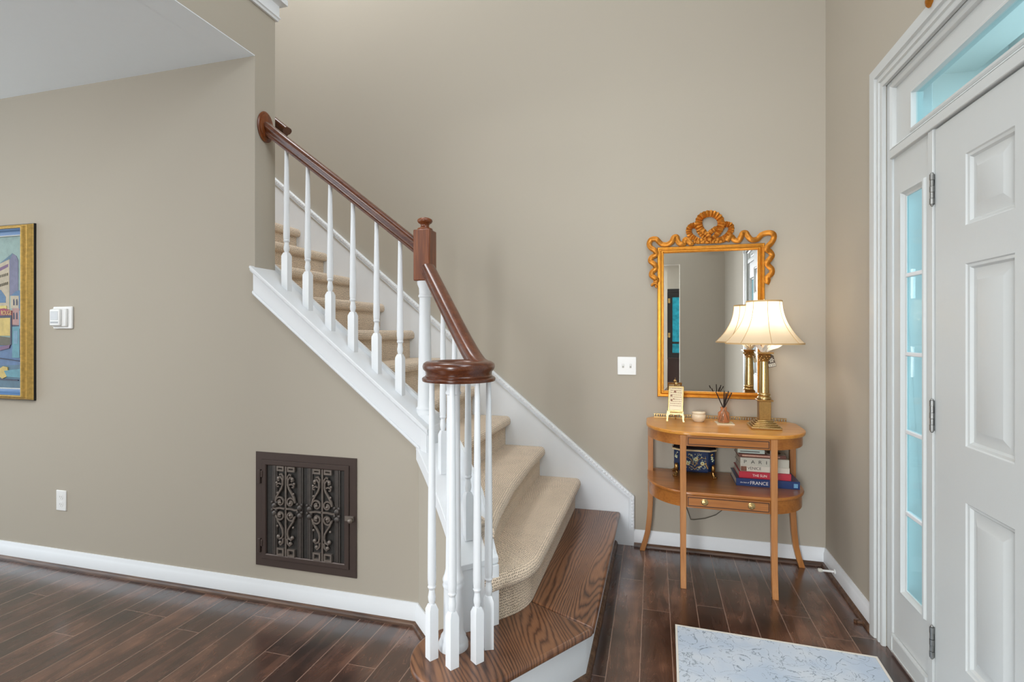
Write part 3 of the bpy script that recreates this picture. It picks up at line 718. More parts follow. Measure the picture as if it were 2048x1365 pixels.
# ------------------------------------------------------------------ cast grille in the stair wall
gr = thing('access_grille', (-1.648, YL, .17), 'dark bronze square door with cast scrollwork set in the stair wall', 'grille')
gx0, gx1, gz0, gz1 = -1.934, -1.361, .173, .742
xz = lambda Y: (lambda a, b, h: (a, Y - h, b))
m = MB(); m.mould([(gx0, gz0), (gx1, gz0), (gx1, gz1), (gx0, gz1)], [(0, -.002), (0, .005), (.001, .006), (.036, .006), (.037, .005), (.037, -.002)], xz(YL), closed=True); m.build('outer_frame', M_bronze, gr, smooth=20)
dx0, dx1, dz0, dz1 = gx0 + .039, gx1 - .039, gz0 + .037, gz1 - .037
ix0, ix1, iz0, iz1 = dx0 + .026, dx1 - .026, dz0 + .026, dz1 - .026
m = MB(); m.mould([(dx0, dz0), (dx1, dz0), (dx1, dz1), (dx0, dz1)], [(0, -.002), (0, .009), (.002, .011), (.022, .011), (.026, .008), (.026, -.001)], xz(YL), closed=True); dframe = m.build('door_frame', M_bronze, gr, smooth=20)
YG = YL - .001
m = MB(); m.box(ix0 - .003, ix1 + .003, YG - .001, YG + .0015, iz0 - .003, iz1 + .003); m.build('back_plate', M_irond, gr)
W, Hh = ix1 - ix0, iz1 - iz0
def G(u, v): return (ix0 + u * W, iz0 + v * Hh)
m = MB()
for u in (.115, .447, .572, .915):
    x, _ = G(u, 0)
    for dxx, r in ((-.011, .0045), (0, .0075), (.011, .0045)): m.box(x + dxx - r * .8, x + dxx + r * .8, YG - .004 - r * .6, YG - .001, iz0, iz1)
    for zc in (.47, .555): 
        zz_ = iz0 + Hh * zc; m.ball((x, YG - .010, zz_), .016, .95, .55, .9, seg=10); m.ball((x - .012, YG - .011, zz_ + .016), .008, 1, .7, 1, seg=8); m.ball((x + .012, YG - .011, zz_ + .016), .008, 1, .7, 1, seg=8)
m.build('ribbed_bar', M_ironm, gr, bevel=.0015)
m = MB()
def sp(cx, cz, r0, r1, a0, a1, n=22):
    return [(cx + (r0 + (r1 - r0) * k / n) * math.cos(a0 + (a1 - a0) * k / n), YG - .010, cz + (r0 + (r1 - r0) * k / n) * math.sin(a0 + (a1 - a0) * k / n)) for k in range(n + 1)]
def band(pts, r=.0042): m.tube(pts, r * 1.35, 6, up=(0, 1, 0))
for uc in (.262, .732):
    cx_, _ = G(uc, 0)
    m.box(cx_ - .004, cx_ + .004, YG - .010, YG - .002, iz0, iz1)
    for sg in (-1, 1):
        X_ = lambda d: cx_ + sg * d
        def flip(pts): return [(cx_ + sg * (p_[0]), p_[1], p_[2]) for p_ in pts]
        zc = iz0 + Hh * .605; band(flip(sp(.030, zc, .026, .006, 0, 2 * PI * 1.35))); m.ball((X_(.030), YG - .012, zc - .004), .009, seg=8)
        zc2 = iz0 + Hh * .455; band(flip(sp(.030, zc2, .026, .006, 0, -2 * PI * 1.35))); m.ball((X_(.030), YG - .012, zc2 + .004), .009, seg=8)
        band([(X_(a), YG - .010, iz0 + Hh * b) for a, b in ((.056, .61), (.050, .66), (.036, .71), (.022, .755), (.015, .80), (.016, .85), (.028, .885), (.042, .875), (.044, .85), (.034, .84))], .0048)
        band([(X_(a), YG - .010, iz0 + Hh * b) for a, b in ((.022, .80), (.036, .81), (.050, .795), (.048, .775), (.038, .775))], .004)
        band([(X_(a), YG - .010, iz0 + Hh * b) for a, b in ((.014, .85), (.012, .885), (.022, .915), (.034, .908))], .004)
        band([(X_(a), YG - .010, iz0 + Hh * b) for a, b in ((.050, .45), (.046, .40), (.030, .35), (.016, .30), (.013, .25), (.018, .205), (.034, .19), (.044, .215), (.036, .235))], .0046)
        band([(X_(a), YG - .010, iz0 + Hh * b) for a, b in ((.012, .20), (.014, .15), (.026, .125), (.036, .145), (.028, .165))], .0046)
        for a, b, r in ((.046, .70, .007), (.050, .815, .007), (.046, .33, .007), (.040, .215, .011), (.030, .15, .010), (.040, .865, .010)): m.ball((X_(a), YG - .011, iz0 + Hh * b), r, 1, .7, 1, seg=8)
        for zb0, zb1 in ((.945, 1.0), (.0, .085)):
            x0_, x1_ = sorted((X_(.010), X_(.052)))
            z0_, z1_ = iz0 + Hh * zb0, iz0 + Hh * zb1
            m.mould([(x0_, z0_), (x1_, z0_), (x1_, z1_), (x0_, z1_)], [(0, 0), (0, .012), (.008, .012), (.010, .006), (.010, 0)], xz(YG), closed=True)
        band([(X_(a), YG - .010, iz0 + Hh * b) for a, b in ((.004, .53), (.03, .535), (.055, .525), (.072, .53))], .0045)
m.build('scrollwork', M_iron, gr, smooth=60)
for zc in (.62, .275):
    m = MB(); m.box(gx0 + .020, gx0 + .034, YL - .016, YL - .004, zc - .035, zc + .035); m.box(gx0 + .034, gx0 + .046, YL - .014, YL - .008, zc - .004, zc + .030); m.build('hinge', M_bronze, gr, bevel=.002)
m = MB(); m.box(dx1 - .018, gx1 - .012, YL - .016, YL - .006, .445, .468); m.ball((gx1 - .022, YL - .026, .452), .0125); m.build('latch_knob', M_iron, gr)

# ------------------------------------------------------------------ painting on the stair wall
pt = thing('framed_painting', (-3.85, YL, .937), 'framed street painting with a red ROUGE sign at the left edge', 'painting')
fx1, fx0, fz0, fz1 = -3.474, -4.37, .945, 1.978
FP = [(fx0, fz0), (fx1, fz0), (fx1, fz1), (fx0, fz1)]
m = MB(); m.mould(FP, [(0, 0), (0, .010), (.0015, .012), (.003, .012), (.003, 0)], xz(YL), closed=True); m.build('black_edge', M_black, pt)
m = MB(); m.mould(FP, [(.003, 0), (.003, .012), (.006, .015), (.014, .040), (.016, .041), (.019, .039), (.022, .043), (.024, .055), (.027, .060), (.031, .061), (.033, .058), (.034, .0)], xz(YL), closed=True); m.build('gold_frame', M_goldf, pt, smooth=20)
M_blue = plain('blue_liner', (70, 112, 160), 0.35, var=.15)
M_silver = plain('silver_liner', (206, 206, 200), 0.35)
ff = .034
FI = [(fx0 + ff, fz0 + ff), (fx1 - ff, fz0 + ff), (fx1 - ff, fz1 - ff), (fx0 + ff, fz1 - ff)]
m = MB(); m.mould(FI, [(0, 0), (0, .052), (.006, .046), (.010, .036), (.020, .026), (.030, .022), (.031, 0)], xz(YL), closed=True); m.build('blue_liner', M_blue, pt)
m = MB(); m.mould(FI, [(.031, 0), (.031, .024), (.035, .024), (.037, .014), (.037, 0)], xz(YL), closed=True); m.build('silver_liner', M_silver, pt)
cl0, cl1 = fx0 + .068, fx1 - .068
YC = YL - .012
pal = dict(sky=(150, 176, 168), mauve=(118, 116, 142), wall=(196, 180, 150), roof=(84, 120, 158), slate=(92, 124, 142), red=(160, 50, 74), glow=(214, 186, 96), teal=(92, 150, 164), street=(84, 114, 156), streetd=(80, 112, 132), pink=(186, 140, 132), dark=(52, 50, 74), olive=(92, 84, 60), purple=(120, 84, 118), yel=(226, 204, 108), lblue=(120, 160, 184))
keys = list(pal); pm = []
for k_ in keys: pm.append(plain('oil_' + k_, tuple(int(c_ * .86 + 8) for c_ in pal[k_]), .55, var=.35, vscale=26, bump=.5, bscale=90))
m = MB(); m.box(cl0, cl1, YC, YC + .004, fz0 + .068, fz1 - .068, keys.index('sky'))
lay = [0]
def patch(key, pts):
    lay[0] += 1
    q = [on_wall(u, v, YC) for u, v in pts]
    q = [(min(max(a, cl0), cl1), min(max(b, fz0 + .069), fz1 - .069)) for a, b in q]
    m.prism(q, YC - .0004 - .00012 * lay[0], YC + .001, 'y', keys.index(key))
# left continuation outside the frame keeps the same street
patch('wall', [(-150, 560), (0, 530), (0, 700), (-150, 720)]); patch('slate', [(-150, 560), (-60, 500), (0, 530)])
patch('street', [(-150, 690), (44, 690), (44, 790), (-150, 790)]); patch('streetd', [(-150, 735), (44, 730), (44, 790), (-150, 790)])
patch('slate', [(0, 527), (25, 507), (30, 520), (19, 520), (0, 535)]); patch('wall', [(0, 528), (19, 519), (19, 640), (0, 640)])
patch('purple', [(0, 536), (17, 528), (17, 534), (0, 543)])
patch('mauve', [(19, 522), (26, 508), (33, 512), (37, 522), (37, 590), (20, 592)])
patch('roof', [(22, 592), (32, 583), (44, 580), (44, 620), (38, 620), (38, 592)]); patch('wall', [(22, 592), (38, 592), (38, 617), (22, 617)])
patch('pink', [(25, 617), (39, 617), (39, 652), (25, 652)])
patch('roof', [(-10, 590), (2, 580), (12, 594), (12, 606), (-10, 606)])
for u in (27, 33): patch('dark', [(u, 600), (u + 2, 598), (u + 3, 604), (u + 3, 611), (u, 611)]); patch('dark', [(u, 627), (u + 2, 625), (u + 3, 630), (u + 3, 639), (u, 639)])
for v in (550, 568):
    for k_ in range(5): patch('olive', [(1 + k_ * 3.4, v + 6 - k_), (2.6 + k_ * 3.4, v + 5 - k_), (2.6 + k_ * 3.4, v - k_), (1 + k_ * 3.4, v + 1 - k_)])
patch('yel', [(-20, 612), (14, 612), (14, 618), (-20, 618)])
patch('red', [(-20, 620), (10, 617), (25, 622), (25, 632), (-20, 632)]); patch('dark', [(-20, 632), (25, 631), (25, 636), (-20, 638)])
patch('glow', [(-10, 637), (22, 636), (22, 672), (-10, 672)]); patch('olive', [(-10, 672), (22, 676), (22, 691), (-10, 691)])
patch('dark', [(22, 634), (25, 634), (25, 690), (22, 690)])
patch('teal', [(26, 653), (41, 653), (41, 716), (26, 716)]); patch('dark', [(26, 650), (41, 651), (41, 653), (26, 654)]); patch('dark', [(40.5, 653), (41.7, 653), (41.7, 712), (40.5, 712)])
patch('lblue', [(29, 662), (37, 662), (37, 688), (29, 688)])
patch('lblue', [(40, 622), (44, 622), (44, 660), (40, 657)]); patch('purple', [(42, 656), (44, 657), (44, 702), (42, 700)])
patch('glow', [(0, 738), (8, 733), (17, 735), (18, 752), (6, 758), (0, 752)]); patch('dark', [(0, 757), (38, 760), (38, 762), (0, 760)])
patch('purple', [(0, 694), (22, 690), (20, 697), (0, 702)]); patch('dark', [(0, 716), (40, 722), (40, 723), (0, 718)]); patch('teal', [(10, 742), (44, 738), (44, 756), (16, 754)])
canv = m.build('canvas', pm, pt, smooth=0)
qa = on_wall(2, 631, YC - .008); qb = on_wall(24, 631, YC - .008)
text_part('sign_lettering', 'ROUGE', .036, (qa[0], YC - .008, qa[1] + .002), (1, 0, 0), (0, 0, 1), pm[keys.index('yel')], pt, xs=(qb[0] - qa[0]) / .128)

# ------------------------------------------------------------------ small wall devices
o_x, o_z = -3.27, .380
t = thing('electrical_outlet', (o_x, YL, o_z), 'white duplex outlet low on the stair wall below the sensor', 'outlet')
MB().box(o_x - .038, o_x + .038, YL - .006, YL + .001, o_z - .058, o_z + .058).build('cover_plate', M_plastic, t, bevel=.003)
for dz in (.021, -.021):
    m = MB(); tmp = MB().lathe([(.0165, 0), (.0165, .002)], 0, 0, 20)
    m.add([(o_x + x, YL - .0055 - z, o_z + dz + y) for x, y, z in tmp.v], tmp.f)
    f = m.build('receptacle', M_plastic, t)
    m = MB(); m.box(o_x - .008, o_x - .005, YL - .0082, YL - .007, o_z + dz - .003, o_z + dz + .006); m.box(o_x + .005, o_x + .008, YL - .0082, YL - .007, o_z + dz - .003, o_z + dz + .005); m.ball((o_x, YL - .0075, o_z + dz - .009), .0025, 1, .3, 1, seg=8); m.build('slots', M_slot, f)
t = thing('motion_sensor', (-3.25, YL, 1.42), 'square white box sensor on the wall beside the painting', 'sensor')
MB().box(-3.325, -3.178, YL - .012, YL + .001, 1.362, 1.490).build('wall_plate', M_plastic, t, bevel=.010, bseg=4)
MB().box(-3.318, -3.205, YL - .024, YL - .010, 1.374, 1.478).build('housing', M_plastic, t, bevel=.007, bseg=3)
MB().box(-3.316, -3.236, YL - .036, YL - .022, 1.380, 1.474).build('sensor_head', M_plastic, t, bevel=.006, bseg=3)
M_lens = plain('sensor_lens', (206, 208, 210), .25)
MB().box(-3.306, -3.248, YL - .0375, YL - .034, 1.412, 1.462).build('lens', M_lens, t, bevel=.002)
MB().box(-3.306, -3.248, YL - .037, YL - .034, 1.393, 1.404).build('status_strip', plain('strip_grey', (176, 178, 180), .4), t)
sx, sz = -.166, 1.130
t = thing('light_switch', (sx, YB, sz), 'white double toggle switch plate left of the mirror', 'switch')
MB().box(sx - .058, sx + .058, YB - .006, YB + .001, sz - .057, sz + .057).build('cover_plate', M_plastic, t, bevel=.003)
for dx in (-.023, .023):
    m = MB(); m.box(sx + dx - .006, sx + dx + .006, YB - .0068, YB - .005, sz - .013, sz + .013, 1); m.box(sx + dx - .0045, sx + dx + .0045, YB - .014, YB - .006, sz + .000, sz + .012, 0); m.build('toggle', [M_plastic, M_slot], t, bevel=.001)
# door stop on the right baseboard
t = thing('door_stop', (.94, 3.150, .052), 'white rubber-tipped door stop on the right baseboard', 'door stop')
m = MB(); tmp = MB().lathe([(.013, 0), (.013, .004), (.006, .006), (.0055, .062)], 0, 0, 14); m.add([(.939 - z, 3.150 + x, .052 + y) for x, y, z in tmp.v], tmp.f); m.build('rod', M_plastic, t)
m = MB(); tmp = MB().lathe([(.0085, .060), (.0105, .066), (.0105, .078), (.007, .082)], 0, 0, 14); m.add([(.939 - z, 3.150 + x, .052 + y) for x, y, z in tmp.v], tmp.f); m.build('rubber_tip', plain('rubber_white', (214, 210, 200), .7), t)
m = MB(); m.obox((.905, 2.735, .007), (.012, .006, .006), .6); m.obox((.915, 2.728, .006), (.006, .010, .005), 1.4)
tag(m.build('wood_scrap', M_shoe, origin=(.905, 2.735, 0)), 'tiny dark broken wood scrap on the floor by the door casing', 'scrap')
# gilded wall ornament above the casing (only its tip is in view)
t = thing('gilded_ornament', (XR, 2.11, 2.5), 'gold carved ornament tip above the door casing at top edge', 'ornament')
m = MB(); m.tube([(XR - .012, 2.14, 2.49), (XR - .03, 2.12, 2.485), (XR - .035, 2.10, 2.50), (XR - .03, 2.07, 2.53), (XR - .02, 2.0, 2.60), (XR - .02, 1.9, 2.63)], .014, 8)
m.tube([(XR - .012, 2.13, 2.50), (XR - .02, 2.15, 2.53), (XR - .02, 2.10, 2.60)], .012, 8); m.ball((XR - .03, 2.115, 2.492), .017); m.box(XR - .01, XR, 1.85, 2.12, 2.53, 2.68)
m.build('carving', M_goldd, t, smooth=60)

# ------------------------------------------------------------------ mirror
mir = thing('wall_mirror', (.326, YB, .945), 'tall mirror in a gilded frame with carved ribbon crest', 'mirror')
mx0, mx1, mz0, mz1 = .020, .630, .944, 1.870
m = MB(); m.mould([(mx0, mz0), (mx1, mz0), (mx1, mz1), (mx0, mz1)], [(0, 0), (0, .022), (.004, .026), (.010, .026), (.012, .023), (.018, .024), (.026, .030), (.031, .030), (.035, .024), (.037, .024), (.039, .018), (.039, 0)], xz(YB), closed=True)
m.build('frame', M_gold, mir, smooth=25)
jx0, jx1, jz0, jz1 = mx0 + .037, mx1 - .037, mz0 + .037, mz1 - .037
Ym = YB - .016
m = MB(); bv = .022
rows = [[(jx0 + i, Ym + d, jz0 + i), (jx1 - i, Ym + d, jz0 + i), (jx1 - i, Ym + d, jz1 - i), (jx0 + i, Ym + d, jz1 - i)] for i, d in ((0, .0008), (bv, 0))]
m.loft(rows, closed_row=True); m.add(rows[-1], [(0, 1, 2, 3)])
m.build('glass', M_mirror, mir, smooth=0)
YR = YB - .022
def MP(x, y): return on_wall(1280 + x / 6.827, 410 + y / 6.827, YR)       # crop coordinates of the crest
def catmull(P, n=8):
    out = []
    for i in range(len(P) - 1):
        p0 = Vector(P[max(0, i - 1)]); p1 = Vector(P[i]); p2 = Vector(P[i + 1]); p3 = Vector(P[min(len(P) - 1, i + 2)])
        for k in range(n):
            t = k / n; out.append(.5 * ((2 * p1) + (p2 - p0) * t + (2 * p0 - 5 * p1 + 4 * p2 - p3) * t * t + (3 * p1 - p0 - 3 * p2 + p3) * t ** 3))
    out.append(Vector(P[-1])); return out
def ribbon(m, pts, wid, wav=0.0, amp=.0, yoff=0, thick=.0045, tw=None):
    C2 = catmull([MP(*p_) for p_ in pts], 10); n = len(C2); rows = []
    for i, p_ in enumerate(C2):
        t = (C2[min(n - 1, i + 1)] - C2[max(0, i - 1)]).normalized(); nn = Vector((-t.y, t.x))
        f = i / (n - 1); wd = wid * min(1, .35 + 3 * min(f, 1 - f)) if tw is None else wid * tw(f)
        dy = amp * math.sin(i * wav)
        wd2 = wd * (1 + (.10 if wav > 1 else .0) * math.cos(i * wav))
        row = []
        for k, (a, b) in enumerate(((-.5, .25), (-.3, .75), (0, 1), (.3, .75), (.5, .25), (.5, -.5), (-.5, -.5))):
            q = p_ + nn * wd2 * a
            row.append((q.x, YR - .006 - yoff - dy * (1 if b > 0 else 0) - thick * b, q.y))
        rows.append(row)
    m.loft(rows, closed_row=True, caps=True)
m = MB(); PW = .040
ribbon(m, [(940, 470), (900, 400), (830, 330), (800, 260), (815, 190), (870, 145), (955, 125), (1040, 150), (1095, 210), (1100, 290), (1075, 370), (1020, 440), (950, 480)], PW, 1.35, .0035, .006)
ribbon(m, [(930, 480), (860, 440), (820, 380), (790, 310), (740, 285), (690, 300), (665, 350), (680, 410), (730, 455), (800, 480), (900, 490)], PW * .85, 1.35, .003, .002)
ribbon(m, [(960, 480), (1040, 400), (1090, 330), (1140, 275), (1190, 270), (1235, 290), (1240, 350), (1200, 410), (1140, 455), (1060, 475), (960, 490)], PW * .85, 1.35, .003, .002)
ribbon(m, [(950, 470), (940, 400), (1000, 350), (1060, 300)], PW * .7, 1.3, .003, .009); ribbon(m, [(700, 515), (800, 508), (945, 505), (1080, 500), (1170, 495)], PW * .6, 1.4, .003, 0)
x_, z_ = MP(948, 485); m.ball((x_, YR - .018, z_), .016, 1, .7, 1, seg=12); m.tube([(x_ - .004 + .009 * math.cos(a) * (1 - a / 14), YR - .026, z_ + .009 * math.sin(a) * (1 - a / 14)) for a in [k * .45 for k in range(26)]], .003, 6, up=(0, 1, 0))
m.build('crest_bow', M_goldd, mir, smooth=50)
m = MB()
ribbon(m, [(720, 510), (690, 530), (650, 480), (615, 480), (600, 530), (545, 535), (515, 500), (500, 440), (460, 450), (430, 510), (370, 545), (300, 540), (250, 500), (215, 470), (150, 480), (125, 540), (150, 590), (205, 630), (215, 680), (160, 720), (145, 770), (200, 820), (215, 870), (165, 920), (160, 970), (215, 1010), (230, 1035), (180, 1045)], .031, .16, .004, 0, .007, lambda f: 1)
ribbon(m, [(235, 1075), (190, 1080), (150, 1110)], .018, 0, 0, 0, .006); ribbon(m, [(235, 1085), (215, 1110), (230, 1135)], .014, 0, 0, 0, .006)
m.build('ribbon_carving', M_goldd, mir, smooth=50)
m = MB()
ribbon(m, [(1180, 500), (1200, 460), (1250, 440), (1285, 480), (1340, 490), (1375, 440), (1400, 390), (1445, 385), (1470, 430), (1520, 480), (1600, 470), (1660, 410), (1740, 385), (1810, 400), (1825, 450), (1790, 520), (1740, 570), (1725, 610), (1770, 640), (1800, 690), (1770, 740), (1730, 790), (1750, 830), (1795, 880), (1790, 940), (1740, 990), (1740, 1040), (1720, 1080)], .031, .16, .004, 0, .007, lambda f: 1)
m.build('ribbon_carving', M_goldd, mir, smooth=50)

# ------------------------------------------------------------------ console table
TX, TZ = .372, .818
tb = thing('console_table', (TX, 3.1, 0), 'satinwood console table with rounded ends below the mirror', 'table')
def dplan(off=0.0, yback=3.343, yfront=2.872, hw=.416, n=12):
    a, b = .235, .27
    pts = []
    hw -= off; yf = yfront + off
    for k in range(n + 1):
        t = PI + (PI / 2) * k / n; pts.append((TX - (hw - a) + a * math.cos(t), yf + b + b * math.sin(t)))
    for k in range(n + 1):
        t = 1.5 * PI + (PI / 2) * k / n; pts.append((TX + (hw - a) + a * math.cos(t), yf + b + b * math.sin(t)))
    pts += [(TX + hw, yback - .05), (TX + hw - .03, yback), (TX - hw + .03, yback), (TX - hw, yback - .05)]
    return pts
MB().prism(dplan(0), TZ - .020, TZ).build('tabletop', M_table, tb, bevel=.006, bseg=3)
MB().prism(dplan(.012), TZ - .076, TZ - .019).build('apron', M_shelf, tb, smooth=30)
MB().prism(dplan(.006, yfront=2.875), .482, .500).build('shelf', M_shelf, tb, bevel=.006, bseg=3)
MB().prism(dplan(.014, yfront=2.875), .415, .483).build('shelf_apron', M_shelf, tb, smooth=30)
LG = .0155
for x in (.149, .588):
    rows = []
    for z, dy in ((TZ - .020, 0), (.45, 0), (.22, -.003), (.12, -.010), (.06, -.018), (.02, -.026), (0, -.030)):
        k = 1 if z > .4 else .92 + .2 * z
        rows.append([(x + i * LG * k, 2.882 + .012 + dy + j * LG * k, z) for i, j in ((-1, -1), (1, -1), (1, 1), (-1, 1))])
    MB().loft(rows, closed_row=True, caps=True).build('leg', M_tablev, tb, bevel=.002)
for sg, x in ((-1, -.020), (1, .764)):
    rows = []
    for z, dx in ((TZ - .020, 0), (.45, 0), (.30, .002), (.20, .010), (.12, .022), (.06, .040), (.02, .056), (0, .062)):
        dx *= .80
        rows.append([(x + sg * dx + i * LG, 3.285 + .2 * dx + j * LG, z) for i, j in ((-1, -1), (1, -1), (1, 1), (-1, 1))])
    MB().loft(rows, closed_row=True, caps=True).build('leg', M_tablev, tb, bevel=.002)
def front_panel(name, x0, x1, z0, z1, yf, mat):
    o = MB().box(x0, x1, yf, yf + .02, z0, z1).build(name, mat, tb, bevel=.0015)
    m = MB(); m.mould([(x0 + .004, z0 + .006), (x1 - .004, z0 + .006), (x1 - .004, z1 - .006), (x0 + .004, z1 - .006)], [(0, 0), (0, .0012), (.004, .0012), (.004, 0)], xz(yf), closed=True); m.build('inlay_band', M_inlay, o)
    return o
front_panel('frieze_panel', .168, .569, TZ - .074, TZ - .024, 2.880, M_shelf)
dr = front_panel('drawer', .168, .569, .420, .480, 2.882, M_shelf)
for x in (.256, .482):
    m = MB(); tmp = MB().lathe([(.0175, 0), (.0175, .002), (.014, .0035), (.013, .003), (.006, .004), (.006, .009), (.001, .010)], 0, 0, 22)
    m.add([(x + a, 2.882 - c_, .452 + b) for a, b, c_ in tmp.v], tmp.f); m.tube([(x + .009 * math.cos(a), 2.872, .450 + .009 * math.sin(a)) for a in [PI + k * PI / 8 for k in range(9)]], .0013, 6, up=(0, 1, 0)); m.build('drawer_pull', M_brass, dr)
m = MB(); gy = 3.335
m.box(.0, .745, gy - .003, gy + .003, TZ + .018, TZ + .022); m.box(.0, .745, gy - .002, gy + .002, TZ, TZ + .003)
for k in range(54): x = .004 + .7365 * k / 53; m.ball((x, gy, TZ + .0105), .0065, .62, .35, 1.25, seg=6)
m.build('gallery_rail', M_brass, tb)

# things on the table top
CX, CY = .584, 3.115
lp = thing('table_lamp', (CX, CY, TZ), 'lit brass column lamp with cream bell shade', 'lamp')
m = MB()
for h_, z0, z1 in ((.076, 0, .014), (.068, .014, .022), (.058, .022, .030), (.049, .030, .038), (.040, .038, .046)): m.box(CX - h_, CX + h_, CY - h_, CY + h_, TZ + z0, TZ + z1)
m.build('stepped_base', M_brass, lp, bevel=.003)
m = MB(); m.box(CX - .030, CX + .030, CY - .030, CY + .030, TZ + .045, .966); m.box(CX - .040, CX + .040, CY - .040, CY + .040, .966, .974); m.build('pedestal', M_brassd, lp, bevel=.002)
m = MB(); m.lathe([(.034, .974), (.036, .981), (.032, .988), (.028, .992), (.033, .999), (.031, 1.006), (.027, 1.010)], CX, CY, 28); m.build('column_base', M_brass, lp, smooth=60)
m = MB(); m.lathe([(.0262, 1.008), (.0255, 1.05), (.0235, 1.13), (.0215, 1.183)], CX, CY, 96, mod=lambda a, z: 1 - .07 * abs(math.sin(6 * a)) ** .7); m.build('fluted_column', M_brass, lp, smooth=70)
m = MB(); m.lathe([(.024, 1.183), (.026, 1.187), (.023, 1.191), (.023, 1.197), (.030, 1.218), (.036, 1.226)], CX, CY, 28)
m.box(CX - .041, CX + .041, CY - .041, CY + .041, 1.226, 1.233)
for k in range(8):
    a = k * PI / 4; 
    for z_, r_ in ((1.200, .024), (1.211, .029)): m.ball((CX + r_ * math.cos(a + z_ * 30), CY + r_ * math.sin(a + z_ * 30), z_), .007, 1, 1, 1.2, seg=8)
m.build('capital', M_brassd, lp, smooth=60)
m = MB(); m.lathe([(.011, 1.233), (.011, 1.325), (.015, 1.33), (.015, 1.366)], CX, CY, 16); m.build('socket_sleeve', M_cream, lp)
m = MB(); m.lathe([(.012, 1.365), (.014, 1.385), (.027, 1.425), (.029, 1.445), (.023, 1.468), (.008, 1.480)], CX, CY, 20); m.build('bulb', M_bulb, lp, smooth=80)
m = MB()
for sg in (-1, 1): m.tube([(CX, CY + sg * .012, 1.33), (CX, CY + sg * .055, 1.38), (CX, CY + sg * .05, 1.46), (CX, CY, 1.512)], .002, 6)
m.tube([(CX, CY, 1.51), (CX, CY, 1.525)], .003); m.build('harp', M_brass, lp)
def shade_r(s): return .090 + .108 * (1 - s) ** 2.15
zs0, zs1 = 1.283, 1.514
sq8 = lambda a, z: 1 - .035 * (1 - abs(math.cos(4 * a)))
def sh_rows(off):
    return [(shade_r(k / 14) + off, zs0 + (zs1 - zs0) * k / 14) for k in range(15)]
m = MB(); m.lathe(sh_rows(0) , CX, CY, 64, mod=sq8, caps=False); shade = m.build('lamp_shade', M_shade, lp, smooth=60)
m = MB()
for k in range(8):
    a = k * PI / 4
    m.tube([(CX + (r + .001) * math.cos(a), CY + (r + .001) * math.sin(a), z) for r, z in sh_rows(0)], .0016, 6)
m.build('shade_seam', M_shtrim, shade)
m = MB()
for r, z, hgt in ((shade_r(1), zs1, .006), (shade_r(0), zs0, .006)):
    m = MB(); m.sweep([(CX + (r) * sq8(2 * PI * k / 64, 0) * math.cos(2 * PI * k / 64), CY + r * sq8(2 * PI * k / 64, 0) * math.sin(2 * PI * k / 64), z) for k in range(64)], [(-.002, -hgt), (.002, -hgt), (.002, hgt * .4), (-.002, hgt * .4)], closed=True)
    m.build('shade_edging', M_shtrim, shade)
m = MB()
for k in range(4):
    a = k * PI / 2 + .4; m.tube([(CX, CY, zs1 - .003), (CX + .086 * math.cos(a), CY + .086 * math.sin(a), zs1 - .003)], .0015, 6)
m.build('spider', M_brass, shade)
M_wrap = plain('white_wrap', (250, 248, 242), .5)
m = MB()
for (a, L_, up_, wd) in ((.05, .085, .050, .017), (.35, .055, .060, .015), (-2.9, .042, .062, .018), (-1.6, .050, .055, .018), (2.2, .05, .05, .017), (-.75, .038, .062, .016)):
    rows = []
    for k in range(7):
        t = k / 6; r = .012 + L_ * t; z = 1.240 + up_ * .8 * t ** .9 + .004 * math.sin(6 * t)
        wv = wd * (math.sin(PI * (.25 + .72 * t)) + .05)
        c_ = Vector((CX + r * math.cos(a), CY + r * math.sin(a), z)); tg_ = Vector((-math.sin(a), math.cos(a), 0))
        sd = tg_ * wv * .75 + Vector((0, 0, wv * .55)); nv = tg_ * -.0016 + Vector((0, 0, .003))
        rows.append([tuple(c_ - sd), tuple(c_ - nv), tuple(c_ + sd), tuple(c_ + nv)])
    m.loft(rows, closed_row=True, caps=True)
o = m.build('petal_collar', M_wrap, lp, smooth=60); o['label'] = 'white petal-like leaves around the socket'
# price tag
M_tagw = plain('tag_white', (232, 226, 208), .7); M_tagd = plain('tag_brown', (96, 82, 70), .7)
tg = thing('price_tag', (CX + .04, CY + .02, 1.15), 'small patterned price tag hanging behind the lamp capital', 'tag')
ux, uz = Vector((.94, -.25, .24)).normalized(), Vector((-.22, .08, 1)).normalized()
ctr = Vector((CX + .036, CY + .012, 1.184)); nn = ux.cross(uz)
def TG(a, b, c_=0): return tuple(ctr + ux * a + uz * b + nn * c_)
m = MB(); m.add([TG(a, b, c_) for c_ in (-.0006, .0006) for a, b in ((-.02, -.034), (.02, -.034), (.02, .026), (.010, .036), (-.010, .036), (-.02, .026))], [(0, 1, 2, 3, 4, 5)], 1).add([TG(a, b, -.0006) for a, b in ((-.02, -.034), (.02, -.034), (.02, .026), (.010, .036), (-.010, .036), (-.02, .026))], [(0, 1, 2, 3, 4, 5)], 0)
m = MB(); pl = [(-.02, -.034), (.02, -.034), (.02, .026), (.010, .036), (-.010, .036), (-.02, .026)]
m.add([TG(a, b, .0006) for a, b in pl] + [TG(a, b, -.0006) for a, b in pl], [tuple(range(6))], 1); m.add([TG(a, b, -.0006) for a, b in pl], [tuple(range(6))], 0)
m.add([TG(a, b, .0006) for a, b in pl] + [TG(a, b, -.0006) for a, b in pl], [(i, (i + 1) % 6, 6 + (i + 1) % 6, 6 + i) for i in range(6)], 1)
card = m.build('card', [M_tagw, M_tagd], tg, smooth=0)
m = MB()
